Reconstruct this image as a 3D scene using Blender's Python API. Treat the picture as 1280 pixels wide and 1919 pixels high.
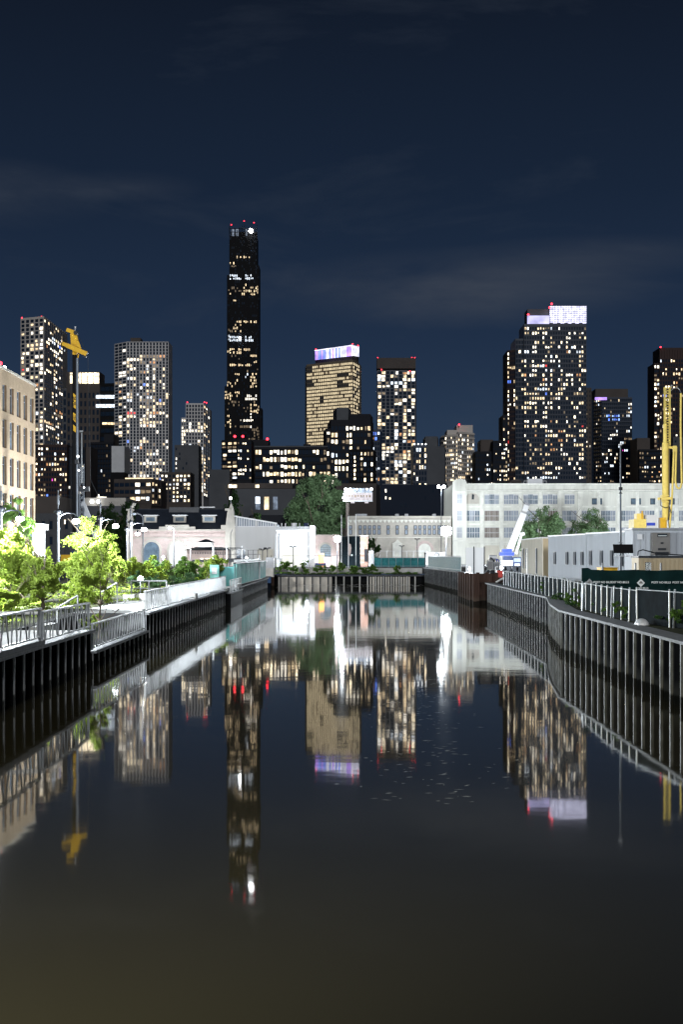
import bpy, math, random
from mathutils import Vector, Matrix, noise as mnoise
R = random.Random(7)
sc = bpy.context.scene
for o in list(bpy.data.objects): bpy.data.objects.remove(o)
C = sc.collection
rad = math.radians
# ---------------------------------------------------------------- camera
F = 3000.0; CH = 5.0; YH = 1038.0      # focal length in photo pixels, eye height above the water, horizon row
cam_d = bpy.data.cameras.new("camera"); cam = bpy.data.objects.new("camera", cam_d); C.objects.link(cam)
cam.location = (0, 0, CH); cam.rotation_euler = (rad(90), 0, 0)
cam_d.sensor_fit = 'HORIZONTAL'; cam_d.sensor_width = 36; cam_d.lens = 36 * F / 1280
cam_d.shift_y = (YH - 959.5) / 1280
cam_d.clip_start = 0.5; cam_d.clip_end = 9000
sc.camera = cam
sc.render.resolution_x = 684; sc.render.resolution_y = 1024
sc.view_settings.view_transform = 'Standard'; sc.view_settings.look = 'None'
sc.view_settings.exposure = 0; sc.view_settings.gamma = 1
sc.cycles.use_denoising = True
sc.cycles.max_bounces = 6; sc.cycles.transparent_max_bounces = 8
sc.cycles.sample_clamp_indirect = 6
# ---------------------------------------------------------------- world: deep blue night sky, lighter over the city, thin cloud
W = bpy.data.worlds.new("World"); sc.world = W; W.use_nodes = True
nt = W.node_tree; nt.nodes.clear(); N = nt.nodes.new; L = nt.links.new
out = N('ShaderNodeOutputWorld'); bg = N('ShaderNodeBackground'); L(bg.outputs[0], out.inputs[0])
tc = N('ShaderNodeTexCoord'); sep = N('ShaderNodeSeparateXYZ'); L(tc.outputs['Generated'], sep.inputs[0])
rp = N('ShaderNodeValToRGB'); L(sep.outputs['Z'], rp.inputs[0])
cr = rp.color_ramp
stops = [(0.0, (.030, .054, .104)), (.05, (.0250, .047, .088)), (.13, (.0145, .0290, .062)), (.22, (.0092, .0185, .040)),
         (.34, (.0058, .0100, .0205)), (.6, (.0038, .0060, .0125)), (1, (.003, .005, .009))]
cr.elements[0].position = 0; cr.elements[1].position = 1
cr.elements[0].color = (*stops[0][1], 1); cr.elements[1].color = (*stops[-1][1], 1)
for p, c in stops[1:-1]:
    e = cr.elements.new(p); e.color = (*c, 1)
mp = N('ShaderNodeMapping'); mp.inputs['Scale'].default_value = (2.2, 2.2, 9); L(tc.outputs['Generated'], mp.inputs[0])
nz = N('ShaderNodeTexNoise'); nz.inputs['Scale'].default_value = 2.3; nz.inputs['Detail'].default_value = 8
nz.inputs['Roughness'].default_value = .6; nz.inputs['Distortion'].default_value = .4; L(mp.outputs[0], nz.inputs[0])
cm = N('ShaderNodeMapRange'); cm.inputs[1].default_value = .56; cm.inputs[2].default_value = .82; L(nz.outputs[0], cm.inputs[0])
cs = N('ShaderNodeMath'); cs.operation = 'MULTIPLY'; cs.inputs[1].default_value = .32; L(cm.outputs[0], cs.inputs[0])
mx = N('ShaderNodeMixRGB'); mx.blend_type = 'MIX'; L(cs.outputs[0], mx.inputs[0]); L(rp.outputs[0], mx.inputs[1]); mx.inputs[2].default_value = (.045, .058, .082, 1)
prev = mx
for (cx, cz, wx_, wz, st) in ((.075, .163, .13, .026, .75), (.15, .18, .10, .014, .5), (-.205, .215, .07, .022, .5), (-.13, .222, .05, .010, .35)):   # faint lit cloud banks
    mq = N('ShaderNodeMapping'); mq.vector_type = 'POINT'; mq.inputs['Scale'].default_value = (1 / wx_, 0, 1 / wz); mq.inputs['Location'].default_value = (-cx / wx_, 0, -cz / wz); L(tc.outputs['Generated'], mq.inputs[0])
    gq = N('ShaderNodeTexGradient'); gq.gradient_type = 'SPHERICAL'; L(mq.outputs[0], gq.inputs[0])
    m1 = N('ShaderNodeMath'); m1.operation = 'MULTIPLY'; L(gq.outputs['Fac'], m1.inputs[0]); cq = N('ShaderNodeMapRange'); cq.inputs[1].default_value = .33; cq.inputs[2].default_value = .68; L(nz.outputs[0], cq.inputs[0]); L(cq.outputs[0], m1.inputs[1])
    m2 = N('ShaderNodeMath'); m2.operation = 'MULTIPLY'; L(m1.outputs[0], m2.inputs[0]); m2.inputs[1].default_value = st
    mz = N('ShaderNodeMixRGB'); L(m2.outputs[0], mz.inputs[0]); L(prev.outputs[0], mz.inputs[1]); mz.inputs[2].default_value = (.055, .066, .088, 1); prev = mz
L(prev.outputs[0], bg.inputs[0]); bg.inputs[1].default_value = 1
# added sun lamp standing in for city glow, from behind the camera
sd = bpy.data.lights.new("city_glow_fill", 'SUN'); sd.energy = 1.35; sd.angle = rad(8); sd.color = (.93, .96, 1)
so = bpy.data.objects.new("city_glow_fill", sd); C.objects.link(so)
so.rotation_euler = Vector((.06, -.90, .34)).to_track_quat('Z', 'Y').to_euler()
def lamp(name, loc, power, color=(.88, .95, 1), r=.25, kind='POINT', target=None, size=rad(120), parent=None):
    d = bpy.data.lights.new(name, kind); d.energy = power; d.color = color; d.shadow_soft_size = r
    o = bpy.data.objects.new(name, d); C.objects.link(o); o.location = loc
    if kind == 'SPOT': d.spot_size = size; d.spot_blend = .6
    if target is not None: o.rotation_euler = (Vector(loc) - Vector(target)).to_track_quat('Z', 'Y').to_euler()
    if parent: o.parent = parent; o.location = Vector(loc) - wloc(parent)
    return o
bl = bpy.data.lights.new("near_water_spot", 'SPOT'); bl.energy = 42000; bl.color = (1, .97, .74); bl.spot_size = rad(78); bl.spot_blend = 1; bl.shadow_soft_size = .4  # unseen spot put in for the olive glow on the near water
blo = bpy.data.objects.new("near_water_spot", bl); C.objects.link(blo); blo.location = (-11, 2, 9); blo.rotation_euler = (Vector((-11, 2, 9)) - Vector((-8.5, 24, 0))).to_track_quat('Z', 'Y').to_euler()
# ---------------------------------------------------------------- materials
MT = {}
def mat(name, col, rough=.7, metal=0.0, var=0.0, vscale=1.0, bump=0.0, emit=None, es=0.0, trans=None, streak=False, spec=.22, col2=None, brick=None):
    m = bpy.data.materials.new(name); MT[name] = m; m.use_nodes = True
    t = m.node_tree; b = t.nodes['Principled BSDF']
    b.inputs['Base Color'].default_value = (*col, 1); b.inputs['Roughness'].default_value = rough
    b.inputs['Metallic'].default_value = metal; b.inputs['Specular IOR Level'].default_value = spec
    tcn = t.nodes.new('ShaderNodeNewGeometry')
    src = tcn.outputs['Position']
    if brick:
        sx = t.nodes.new('ShaderNodeSeparateXYZ'); t.links.new(src, sx.inputs[0])
        ad = t.nodes.new('ShaderNodeMath'); ad.operation = 'ADD'; t.links.new(sx.outputs[0], ad.inputs[0]); t.links.new(sx.outputs[1], ad.inputs[1])
        cb = t.nodes.new('ShaderNodeCombineXYZ'); t.links.new(ad.outputs[0], cb.inputs[0]); t.links.new(sx.outputs[2], cb.inputs[1])
        bt = t.nodes.new('ShaderNodeTexBrick'); t.links.new(cb.outputs[0], bt.inputs['Vector'])
        bt.inputs['Scale'].default_value = brick[0]; bt.inputs['Color1'].default_value = (*col, 1)
        bt.inputs['Color2'].default_value = (*(col2 or col), 1); bt.inputs['Mortar'].default_value = (*brick[1], 1)
        bt.inputs['Mortar Size'].default_value = .03
        last = bt.outputs[0]
    else: last = None
    if var or bump:
        mpn = t.nodes.new('ShaderNodeMapping'); t.links.new(src, mpn.inputs[0])
        mpn.inputs['Scale'].default_value = (1, 1, .12) if streak else (1, 1, 1)
        n = t.nodes.new('ShaderNodeTexNoise'); n.inputs['Scale'].default_value = vscale; n.inputs['Detail'].default_value = 6
        n.inputs['Roughness'].default_value = .65; t.links.new(mpn.outputs[0], n.inputs[0])
        if var:
            mr = t.nodes.new('ShaderNodeMapRange'); t.links.new(n.outputs[0], mr.inputs[0])
            mr.inputs[1].default_value = .3; mr.inputs[2].default_value = .7
            mr.inputs[3].default_value = 1 - var; mr.inputs[4].default_value = 1 + var * .6
            mi = t.nodes.new('ShaderNodeMixRGB'); mi.blend_type = 'MULTIPLY'; mi.inputs[0].default_value = 1
            if last: t.links.new(last, mi.inputs[1])
            else: mi.inputs[1].default_value = (*col, 1)
            t.links.new(mr.outputs[0], mi.inputs[2]); last = mi.outputs[0]
        if bump:
            bp = t.nodes.new('ShaderNodeBump'); bp.inputs['Strength'].default_value = bump; t.links.new(n.outputs[0], bp.inputs['Height'])
            t.links.new(bp.outputs[0], b.inputs['Normal'])
    if last: t.links.new(last, b.inputs['Base Color'])
    if emit:
        b.inputs['Emission Color'].default_value = (*emit, 1); b.inputs['Emission Strength'].default_value = es
        m.cycles.emission_sampling = 'NONE'
    if trans:
        tr = t.nodes.new('ShaderNodeBsdfTranslucent'); tr.inputs[0].default_value = (*trans, 1)
        ms = t.nodes.new('ShaderNodeMixShader'); ms.inputs[0].default_value = .5
        t.links.new(b.outputs[0], ms.inputs[1]); t.links.new(tr.outputs[0], ms.inputs[2])
        t.links.new(ms.outputs[0], t.nodes['Material Output'].inputs[0])
    return m
def glowmat(name, col, s, lo=.35, hi=1.7, scale=.55, zs=1.0):
    """a lit room behind glass: uneven brightness"""
    m = mat(name, (.02, .02, .02), .3, emit=col, es=s); t = m.node_tree; b = t.nodes['Principled BSDF']
    g = t.nodes.new('ShaderNodeNewGeometry'); mpn = t.nodes.new('ShaderNodeMapping'); mpn.inputs['Scale'].default_value = (1, 1, zs)
    n = t.nodes.new('ShaderNodeTexNoise'); n.inputs['Scale'].default_value = scale; n.inputs['Detail'].default_value = 2
    mr = t.nodes.new('ShaderNodeMapRange'); mr.inputs[1].default_value = .32; mr.inputs[2].default_value = .68
    mr.inputs[3].default_value = lo * s; mr.inputs[4].default_value = hi * s
    t.links.new(g.outputs['Position'], mpn.inputs[0]); t.links.new(mpn.outputs[0], n.inputs[0]); t.links.new(n.outputs[0], mr.inputs[0]); t.links.new(mr.outputs[0], b.inputs['Emission Strength'])
    return m
glowmat('warm', (1, .76, .46), 1.5); glowmat('warmb', (1, .84, .58), 3.0); glowmat('neutral', (1, .92, .78), 2.3)
glowmat('cool', (.78, .88, 1), 1.8); glowmat('orange', (1, .48, .2), .8); glowmat('dim', (1, .74, .46), .28)
glowmat('blue', (.12, .25, 1), 1.6); glowmat('magenta', (1, .08, .7), 1.2); glowmat('redlit', (1, .06, .06), 1.2)
glowmat('office', (1, .82, .52), 1.15, .6, 1.3); glowmat('dimcool', (.6, .75, 1), .3); glowmat('teal', (.3, .9, .9), .6)
mat('glass_dark', (.010, .018, .032), .12, spec=.5)
mat('beacon', (.3, 0, 0), emit=(1, .03, .05), es=7)
mat('lamp_white', (1, 1, 1), emit=(.92, .97, 1), es=60)
mat('lamp_warm', (1, 1, 1), emit=(1, .93, .8), es=30)
mat('lamp_small', (1, 1, 1), emit=(.95, .98, 1), es=6)
mat('c_beige', (.46, .42, .38), .8, var=.12, vscale=.1)
mat('c_light', (.52, .50, .49), .8, var=.1, vscale=.1)
mat('c_dark', (.013, .014, .018), .8, spec=.2)
mat('c_navy', (.010, .016, .030), .8); mat('c_black', (.006, .006, .007), .8, spec=.15); mat('c_grid', (.16, .165, .18), .8)
mat('c_brown', (.07, .058, .052), .8, var=.2, vscale=.08)
mat('c_grey', (.075, .078, .085), .8, var=.2, vscale=.08)
mat('c_gold', (.14, .115, .085), .7)
mat('c_bluegrey', (.013, .021, .040), .4)
mat('c_reddark', (.045, .028, .025), .8)
mat('c_white', (.5, .5, .5), .8, var=.1, vscale=.3)
mat('brick_tan', (.42, .31, .21), .85, var=.15, vscale=1.5, col2=(.35, .26, .17), brick=(1.6, (.4, .31, .22)))
mat('brick_pink', (.58, .47, .45), .85, var=.15, vscale=1.0, col2=(.52, .41, .39), brick=(1.6, (.5, .42, .38)))
mat('brick_red', (.36, .19, .14), .85, var=.15, vscale=1.0, col2=(.28, .15, .11), brick=(1.6, (.4, .3, .26)))
mat('stone', (.48, .45, .40), .85, var=.2, vscale=.6, bump=.1)
mat('stucco', (.67, .67, .61), .85, var=.22, vscale=.55, streak=True, bump=.05)
mat('stucco_trim', (.74, .74, .68), .85, var=.2, vscale=.9)
mat('white_paint', (.62, .62, .62), .6, var=.08, vscale=.4, streak=True)
mat('white_metal', (.7, .71, .73), .45, .2, var=.08, vscale=.8, streak=True)
mat('grey_metal', (.30, .31, .33), .45, .5, var=.2, vscale=2)
mat('galv', (.46, .48, .50), .4, .7, var=.25, vscale=6, bump=.05)
mat('rail_metal', (.40, .41, .42), .4, .4, var=.2, vscale=8)
mat('dark_metal', (.03, .033, .038), .45, .5, var=.2, vscale=3)
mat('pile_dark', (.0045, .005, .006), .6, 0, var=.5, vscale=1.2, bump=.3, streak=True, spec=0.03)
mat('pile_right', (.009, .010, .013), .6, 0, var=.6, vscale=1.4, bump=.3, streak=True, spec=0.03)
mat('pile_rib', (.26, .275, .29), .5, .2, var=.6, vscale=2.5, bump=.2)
mat('pile_cap', (.24, .25, .26), .55, .1, var=.35, vscale=3, bump=.2, spec=0.03)
mat('rust', (.05, .030, .024), .8, .2, var=.6, vscale=1.2, bump=.4, streak=True, spec=0.03)
mat('concrete', (.34, .335, .32), .85, var=.25, vscale=.9, bump=.2, spec=0.03)
mat('concrete_light', (.40, .40, .385), .85, var=.15, vscale=1.5, bump=.1)
mat('asphalt', (.05, .05, .052), .9, var=.3, vscale=.6, bump=.1, spec=0.03)
mat('soil', (.05, .055, .03), .95, var=.5, vscale=1.5, bump=.6, spec=0.03)
mat('roof_dark', (.022, .028, .04), .5, var=.3, vscale=1)
mat('yellow', (.70, .40, .02), .45, var=.15, vscale=2)
mat('yellow_pale', (.80, .62, .16), .45, var=.15, vscale=2)
mat('orange_paint', (.85, .35, .10), .5, var=.1)
mat('red_paint', (.45, .05, .04), .5, var=.1)
mat('blue_paint', (.03, .06, .45), .45, var=.2, vscale=2)
mat('navy_paint', (.02, .035, .10), .45, var=.3, vscale=2)
mat('teal_sheet', (.09, .30, .30), .5, .1, var=.3, vscale=1.5, streak=True)
mat('teal_light', (.22, .55, .50), .5, .1, var=.2, vscale=1.5)
mat('screen_teal', (.03, .14, .15), .8, var=.4, vscale=1.5, spec=0.03)
mat('screen_green', (.006, .022, .022), .8, var=.3, vscale=1.2, spec=0.03)
mat('screen_dark', (.007, .012, .015), .85, var=.5, vscale=1.8, spec=0.03)
mat('tan_metal', (.42, .34, .22), .5, .1, var=.15, vscale=1.2, streak=True)
mat('beige_metal', (.52, .49, .42), .55, .1, var=.15, vscale=1, streak=True)
mat('ac_grey', (.20, .19, .18), .6, var=.1)
mat('letter_white', (.75, .78, .78), .7)
mat('letter_black', (.015, .015, .015), .7)
mat('bark', (.10, .08, .06), .9, var=.3, vscale=6, bump=.5)
mat('leaf_bright', (.19, .26, .045), .6, var=.45, vscale=1.3, trans=(.32, .42, .06)); mat('leaf_tree', (.15, .24, .12), .6, var=.5, vscale=.5, trans=(.12, .2, .06))
mat('leaf_mid', (.075, .145, .03), .6, var=.45, vscale=1.0, trans=(.11, .2, .03))
mat('leaf_dark', (.035, .075, .025), .6, var=.45, vscale=.6, trans=(.04, .09, .02))
mat('leaf_blue', (.07, .14, .06), .6, var=.4, vscale=1.0, trans=(.1, .2, .07))
mat('frame_dark', (.02, .03, .04), .5)
mat('frame_blue', (.20, .26, .34), .5); mat('tube_grey', (.17, .19, .22), .4, .3, var=.3, vscale=1); mat('office_grey', (.44, .47, .51), .55, .1, var=.1, vscale=.6, streak=True); mat('pole_dark', (.07, .075, .085), .5, .3, var=.2, vscale=2); mat('glass_dim', (.05, .06, .075), .6, spec=.15); mat('shaded_reveal', (.13, .085, .05), .9, var=.3, vscale=3)
mat('curtain', (.26, .30, .36), .6, var=.45, vscale=2.2, streak=True)
mat('curtain_brown', (.16, .12, .09), .6, var=.5, vscale=2.2, streak=True)
mat('glass_win', (.12, .17, .22), .15, spec=.6, var=.5, vscale=1.0)
def tide(name, wet=(.006, .007, .006), pale=(.045, .048, .05)):
    t = MT[name].node_tree; b = t.nodes['Principled BSDF']; src = b.inputs['Base Color'].links[0].from_socket
    g = t.nodes.new('ShaderNodeNewGeometry'); sp = t.nodes.new('ShaderNodeSeparateXYZ'); n = t.nodes.new('ShaderNodeTexNoise'); n.inputs['Scale'].default_value = 1.7; n.inputs['Detail'].default_value = 5
    t.links.new(g.outputs['Position'], sp.inputs[0]); t.links.new(g.outputs['Position'], n.inputs[0])
    ma = t.nodes.new('ShaderNodeMath'); ma.operation = 'MULTIPLY_ADD'; t.links.new(n.outputs[0], ma.inputs[0]); ma.inputs[1].default_value = -.45; t.links.new(sp.outputs[2], ma.inputs[2])
    rp_ = t.nodes.new('ShaderNodeValToRGB'); t.links.new(ma.outputs[0], rp_.inputs[0]); e = rp_.color_ramp.elements
    e[0].position = .10; e[0].color = (0, 0, 0, 1); e[1].position = .18; e[1].color = (1, 1, 1, 1)
    m1 = t.nodes.new('ShaderNodeMixRGB'); t.links.new(rp_.outputs[0], m1.inputs[0]); m1.inputs[1].default_value = (*wet, 1)
    rp2 = t.nodes.new('ShaderNodeValToRGB'); t.links.new(ma.outputs[0], rp2.inputs[0]); e = rp2.color_ramp.elements
    e[0].position = .28; e[0].color = (.75, .75, .75, 1); e[1].position = .62; e[1].color = (0, 0, 0, 1)
    m2 = t.nodes.new('ShaderNodeMixRGB'); t.links.new(rp2.outputs[0], m2.inputs[0]); t.links.new(src, m2.inputs[1]); m2.inputs[2].default_value = (*pale, 1)
    t.links.new(m2.outputs[0], m1.inputs[2]); t.links.new(m1.outputs[0], b.inputs['Base Color'])
tide('pile_right'); tide('pile_rib', (.012, .013, .011), (.2, .2, .19)); tide('pile_dark', (.005, .005, .005), (.007, .008, .008)); tide('rust', (.012, .010, .008), (.06, .045, .035))
# ---------------------------------------------------------------- helpers
def wloc(o):
    v = Vector(o.location)
    while o.parent: o = o.parent; v = v + Vector(o.location)
    return v
def X(px, D): return (px - 640) * D / F
def Z(py, D): return CH + (YH - py) * D / F
def tag(o, label=None, cat=None, group=None, kind=None):
    if label: o['label'] = label
    if cat: o['category'] = cat
    if group: o['group'] = group
    if kind: o['kind'] = kind
    return o
def thing(name, label, cat, loc=(0, 0, 0), group=None):
    o = bpy.data.objects.new(name, None); C.objects.link(o); o.location = loc; o.empty_display_size = .5
    return tag(o, label, cat, group)
class MB:
    def __init__(s): s.v = []; s.f = []; s.m = []; s.T = None; s.k = 0
    def add(s, vs, fs, k=None):
        n = len(s.v)
        if s.T is not None: vs = [s.T @ Vector(p) for p in vs]
        s.v += [tuple(p) for p in vs]; s.f += [tuple(i + n for i in f) for f in fs]; s.m += [s.k if k is None else k] * len(fs); return s
    def box(s, x0, x1, y0, y1, z0, z1, k=None):
        return s.add([(x0, y0, z0), (x1, y0, z0), (x1, y1, z0), (x0, y1, z0), (x0, y0, z1), (x1, y0, z1), (x1, y1, z1), (x0, y1, z1)],
              [(0, 3, 2, 1), (4, 5, 6, 7), (0, 1, 5, 4), (1, 2, 6, 5), (2, 3, 7, 6), (3, 0, 4, 7)], k)
    def prism(s, poly, z0, z1, k=None):
        n = len(poly); z1s = z1 if isinstance(z1, (list, tuple)) else [z1] * n
        return s.add([(x, y, z0) for x, y in poly] + [(x, y, z) for (x, y), z in zip(poly, z1s)],
              [tuple(range(n))[::-1], tuple(range(n, 2 * n))] + [(i, (i + 1) % n, n + (i + 1) % n, n + i) for i in range(n)], k)
    def xz(s, poly, y0, y1, k=None):      # outline in x,z swept along y
        n = len(poly)
        return s.add([(x, y0, z) for x, z in poly] + [(x, y1, z) for x, z in poly],
              [tuple(range(n)), tuple(range(n, 2 * n))[::-1]] + [(i, n + i, n + (i + 1) % n, (i + 1) % n) for i in range(n)], k)
    def tube(s, p0, p1, r0, r1=None, n=8, k=None):
        p0 = Vector(p0); p1 = Vector(p1); r1 = r0 if r1 is None else r1
        d = (p1 - p0).normalized(); a = d.orthogonal().normalized(); b = d.cross(a)
        vs = []
        for p, r in ((p0, r0), (p1, r1)):
            for i in range(n):
                t = 2 * math.pi * i / n; vs.append(p + (a * math.cos(t) + b * math.sin(t)) * r)
        return s.add(vs, [(i, (i + 1) % n, n + (i + 1) % n, n + i) for i in range(n)] + [tuple(range(n))[::-1], tuple(range(n, 2 * n))], k)
    def path(s, pts, r, n=6, k=None):
        for a, b in zip(pts, pts[1:]): s.tube(a, b, r, n=n, k=k)
        return s
    def beam(s, p0, p1, w, h, k=None):    # rectangular bar, w across, h high
        p0 = Vector(p0); p1 = Vector(p1); d = (p1 - p0).normalized()
        up = Vector((0, 0, 1)) if abs(d.z) < .95 else Vector((0, 1, 0))
        a = d.cross(up).normalized() * w / 2; b = a.cross(d).normalized() * h / 2
        vs = [p + q for p in (p0, p1) for q in (-a - b, a - b, a + b, -a + b)]
        return s.add(vs, [(0, 1, 2, 3), (7, 6, 5, 4), (0, 4, 5, 1), (1, 5, 6, 2), (2, 6, 7, 3), (3, 7, 4, 0)], k)
    def ball(s, c, r, n=10, m=6, k=None, sz=1.0):
        c = Vector(c); vs = [c + Vector((0, 0, -r * sz))]
        for j in range(1, m):
            t = math.pi * j / m - math.pi / 2
            for i in range(n):
                a = 2 * math.pi * i / n; vs.append(c + Vector((math.cos(a) * math.cos(t) * r, math.sin(a) * math.cos(t) * r, math.sin(t) * r * sz)))
        vs.append(c + Vector((0, 0, r * sz))); T = len(vs) - 1; fs = []
        for i in range(n): fs.append((0, 1 + (i + 1) % n, 1 + i)); fs.append((T, T - n + i, T - n + (i + 1) % n))
        for j in range(m - 2):
            for i in range(n):
                a = 1 + j * n + i; b = 1 + j * n + (i + 1) % n; fs.append((a, b, b + n, a + n))
        return s.add(vs, fs, k)
    def build(s, name, mats, parent=None, label=None, cat=None, group=None, kind=None, loc=None):
        if isinstance(mats, str): mats = [mats]
        base = wloc(parent) if parent else Vector((0, 0, 0))
        if parent is None and s.v:
            n = len(s.v); base = Vector(loc) if loc else Vector((sum(p[0] for p in s.v) / n, sum(p[1] for p in s.v) / n, min(p[2] for p in s.v)))
        me = bpy.data.meshes.new(name); me.from_pydata([(p[0] - base.x, p[1] - base.y, p[2] - base.z) for p in s.v], [], s.f)
        for m in mats: me.materials.append(MT[m])
        if len(mats) > 1: me.polygons.foreach_set('material_index', s.m)
        me.update()
        o = bpy.data.objects.new(name, me); C.objects.link(o)
        if parent: o.parent = parent
        else: o.location = base
        return tag(o, label, cat, group, kind)
def copy_tree(o, parent=None):
    c = o.copy(); C.objects.link(c)
    if parent: c.parent = parent
    for ch in o.children: copy_tree(ch, c)
    return c
def dup(o, loc, label=None, rz=None, scale=None, group=None):
    c = copy_tree(o); c.location = loc
    if label: c['label'] = label
    if group: c['group'] = group
    if rz is not None: c.rotation_euler = (0, 0, rz)
    if scale: c.scale = (scale,) * 3
    return c
def text(name, body, size, loc, rot, matname, parent, ext=.01):
    cu = bpy.data.curves.new(name, 'FONT'); cu.body = body; cu.size = size; cu.extrude = ext; cu.align_x = 'CENTER'; cu.align_y = 'CENTER'
    cu.offset = size * .02
    t = bpy.data.objects.new(name + '_tmp', cu); C.objects.link(t)
    dg = bpy.context.evaluated_depsgraph_get(); me = bpy.data.meshes.new_from_object(t.evaluated_get(dg))
    bpy.data.objects.remove(t); me.materials.clear(); me.materials.append(MT[matname])
    o = bpy.data.objects.new(name, me); C.objects.link(o); o.parent = parent
    o.location = Vector(loc) - wloc(parent); o.rotation_euler = rot
    return o
def beacon(parent, px, py, D, r=.55):
    x, z = X(px, D), Z(py, D); b = MB().tube((x, D, z - 2.0), (x, D, z), .15, n=5, k=0); b.ball((x, D, z), r, 6, 4, k=1)
    b.build('beacon', ['c_dark', 'beacon'], parent)
# ---------------------------------------------------------------- facades with windows
WM = {}
def win_mesh(w, h, m, t=.15):
    key = (round(w, 2), round(h, 2), m)
    if key not in WM:
        b = MB().box(-w / 2, w / 2, -t, t, -h / 2, h / 2); me = bpy.data.meshes.new('window'); me.from_pydata(b.v, [], b.f); me.materials.append(MT[m]); WM[key] = me
    return WM[key]
def put_windows(parent, wins, cap=100):
    """wins: (lit?, center, angle, w, h, material)"""
    wins.sort(key=lambda q: -q[0]); base = wloc(parent)
    for s_, c, a, w, h, m in wins[:cap]:
        o = bpy.data.objects.new('window', win_mesh(w, h, m)); C.objects.link(o); o.parent = parent
        o.location = Vector(c) - base; o.rotation_euler = (0, 0, a)
    rest = wins[cap:]
    if rest:
        ms = sorted({q[5] for q in rest}); b = MB()
        for s_, c, a, w, h, m in rest:
            b.T = Matrix.Translation(Vector(c)) @ Matrix.Rotation(a, 4, 'Z'); b.box(-w / 2, w / 2, -.15, .15, -h / 2, h / 2, k=ms.index(m))
        b.T = None; b.build('window', ms, parent, kind='stuff')
def chooser(p, pal, rep=.45, seed=1, colw=None, k=.5):
    r = random.Random(seed); st = {'prev': None}; cw = {}
    names = [a for a, b in pal]; ws = [b for a, b in pal]
    def f(c, rr, px, py):
        if c not in cw: cw[c] = r.choice((.35, .8, 1.2, 1.9))
        q = p * cw[c] if p < .6 else p
        if c > 0 and r.random() < rep * k and st['prev'] is not None: return st['prev']
        st['prev'] = r.choices(names, ws)[0] if r.random() < q else 'glass_dark'
        return st['prev']
    return f
PAL = [('warm', 4), ('warmb', 2), ('neutral', 3), ('cool', .7), ('dim', 2.5), ('orange', .5), ('blue', .08), ('redlit', .05), ('magenta', .05)]
def facade(b, wins, q0, q1, zt, zb, cols, pitch, wf=.6, hf=.6, lit=None, fin=.35, finw=None, slab=.25, every=1, top=0, m_fin=0):
    """q0,q1: (x,y) ends left to right seen from the front; b: wall mesh that gets the piers and floor bands"""
    u = Vector((q1[0] - q0[0], q1[1] - q0[1], 0)); Lw = u.length; u.normalize(); nrm = Vector((u.y, -u.x, 0)); ang = math.atan2(u.y, u.x)
    cw = Lw / cols; rows = int((zt - top - zb) / pitch); O = Vector((q0[0], q0[1], 0))
    b.T = Matrix.Translation(O) @ Matrix.Rotation(ang, 4, 'Z')
    if fin:
        fw = (finw if finw else (1 - wf) * .7) * cw
        for i in range(cols + 1): b.box(max(0, i * cw - fw / 2), min(Lw, i * cw + fw / 2), -fin, .02, zb, zt - top * .2, k=m_fin)
    if slab:
        for j in range(0, rows + 1, every):
            z = zt - top - j * pitch; b.box(.01, Lw - .01, -slab, .02, z - pitch * (1 - hf) * .3, z + pitch * (1 - hf) * .3, k=m_fin)
    b.T = None
    for j in range(rows):
        z = zt - top - (j + .5) * pitch
        for i in range(cols):
            c = O + u * ((i + .5) * cw) + nrm * .1 + Vector((0, 0, z))
            px = 640 + c.x * F / c.y; py = YH - (z - CH) * F / c.y
            m = lit(i, j, px, py) if lit else 'glass_dark'
            if m is None: continue
            jw = jh = 1
            if m != 'glass_dark' and m != 'office': jw = R.choice((.55, .75, .9, 1)); jh = R.choice((.6, .8, 1, 1)); c = c + u * (R.uniform(-.5, .5) * (1 - jw) * cw * wf) + Vector((0, 0, R.uniform(-.5, .5) * (1 - jh) * pitch * hf))
            wins.append((0 if m == 'glass_dark' else 1 + R.random(), c, ang, cw * wf * jw, pitch * hf * jh, m))
def poly_at(pts, depth):
    q = [(X(px, D), D) for px, D in pts]
    return q, q + [(q[-1][0] + (2 if q[-1][0] > 0 else 0), q[-1][1] + depth), (q[0][0] - (0 if q[0][0] > 0 else 2), q[0][1] + depth)]
GZ = 2.7
# ================================================================ SETTING: water, ground
def structure(b, name, mats): return b.build(name, mats, kind='structure', loc=(0, 0, 0))
m = mat('water', (.040, .035, .019), .07, spec=.5); t = m.node_tree; bs = t.nodes['Principled BSDF']; bs.inputs['IOR'].default_value = 1.33
bs.inputs['Roughness'].default_value = .075
g = t.nodes.new('ShaderNodeNewGeometry'); mpn = t.nodes.new('ShaderNodeMapping'); mpn.inputs['Scale'].default_value = (.25, .08, 1)
n1 = t.nodes.new('ShaderNodeTexNoise'); n1.inputs['Scale'].default_value = 1.0; n1.inputs['Detail'].default_value = 4
mr = t.nodes.new('ShaderNodeMapRange'); mr.inputs[1].default_value = .35; mr.inputs[2].default_value = .7; mr.inputs[3].default_value = .029; mr.inputs[4].default_value = .041
t.links.new(g.outputs['Position'], mpn.inputs[0]); t.links.new(mpn.outputs[0], n1.inputs[0]); t.links.new(n1.outputs[0], mr.inputs[0]); t.links.new(mr.outputs[0], bs.inputs['Roughness'])
n2 = t.nodes.new('ShaderNodeTexNoise'); n2.inputs['Scale'].default_value = .5; n2.inputs['Detail'].default_value = 2
bp = t.nodes.new('ShaderNodeBump'); bp.inputs['Strength'].default_value = .012; bp.inputs['Distance'].default_value = .2
t.links.new(g.outputs['Position'], n2.inputs[0]); t.links.new(n2.outputs[0], bp.inputs['Height']); t.links.new(bp.outputs[0], bs.inputs['Normal'])
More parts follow.
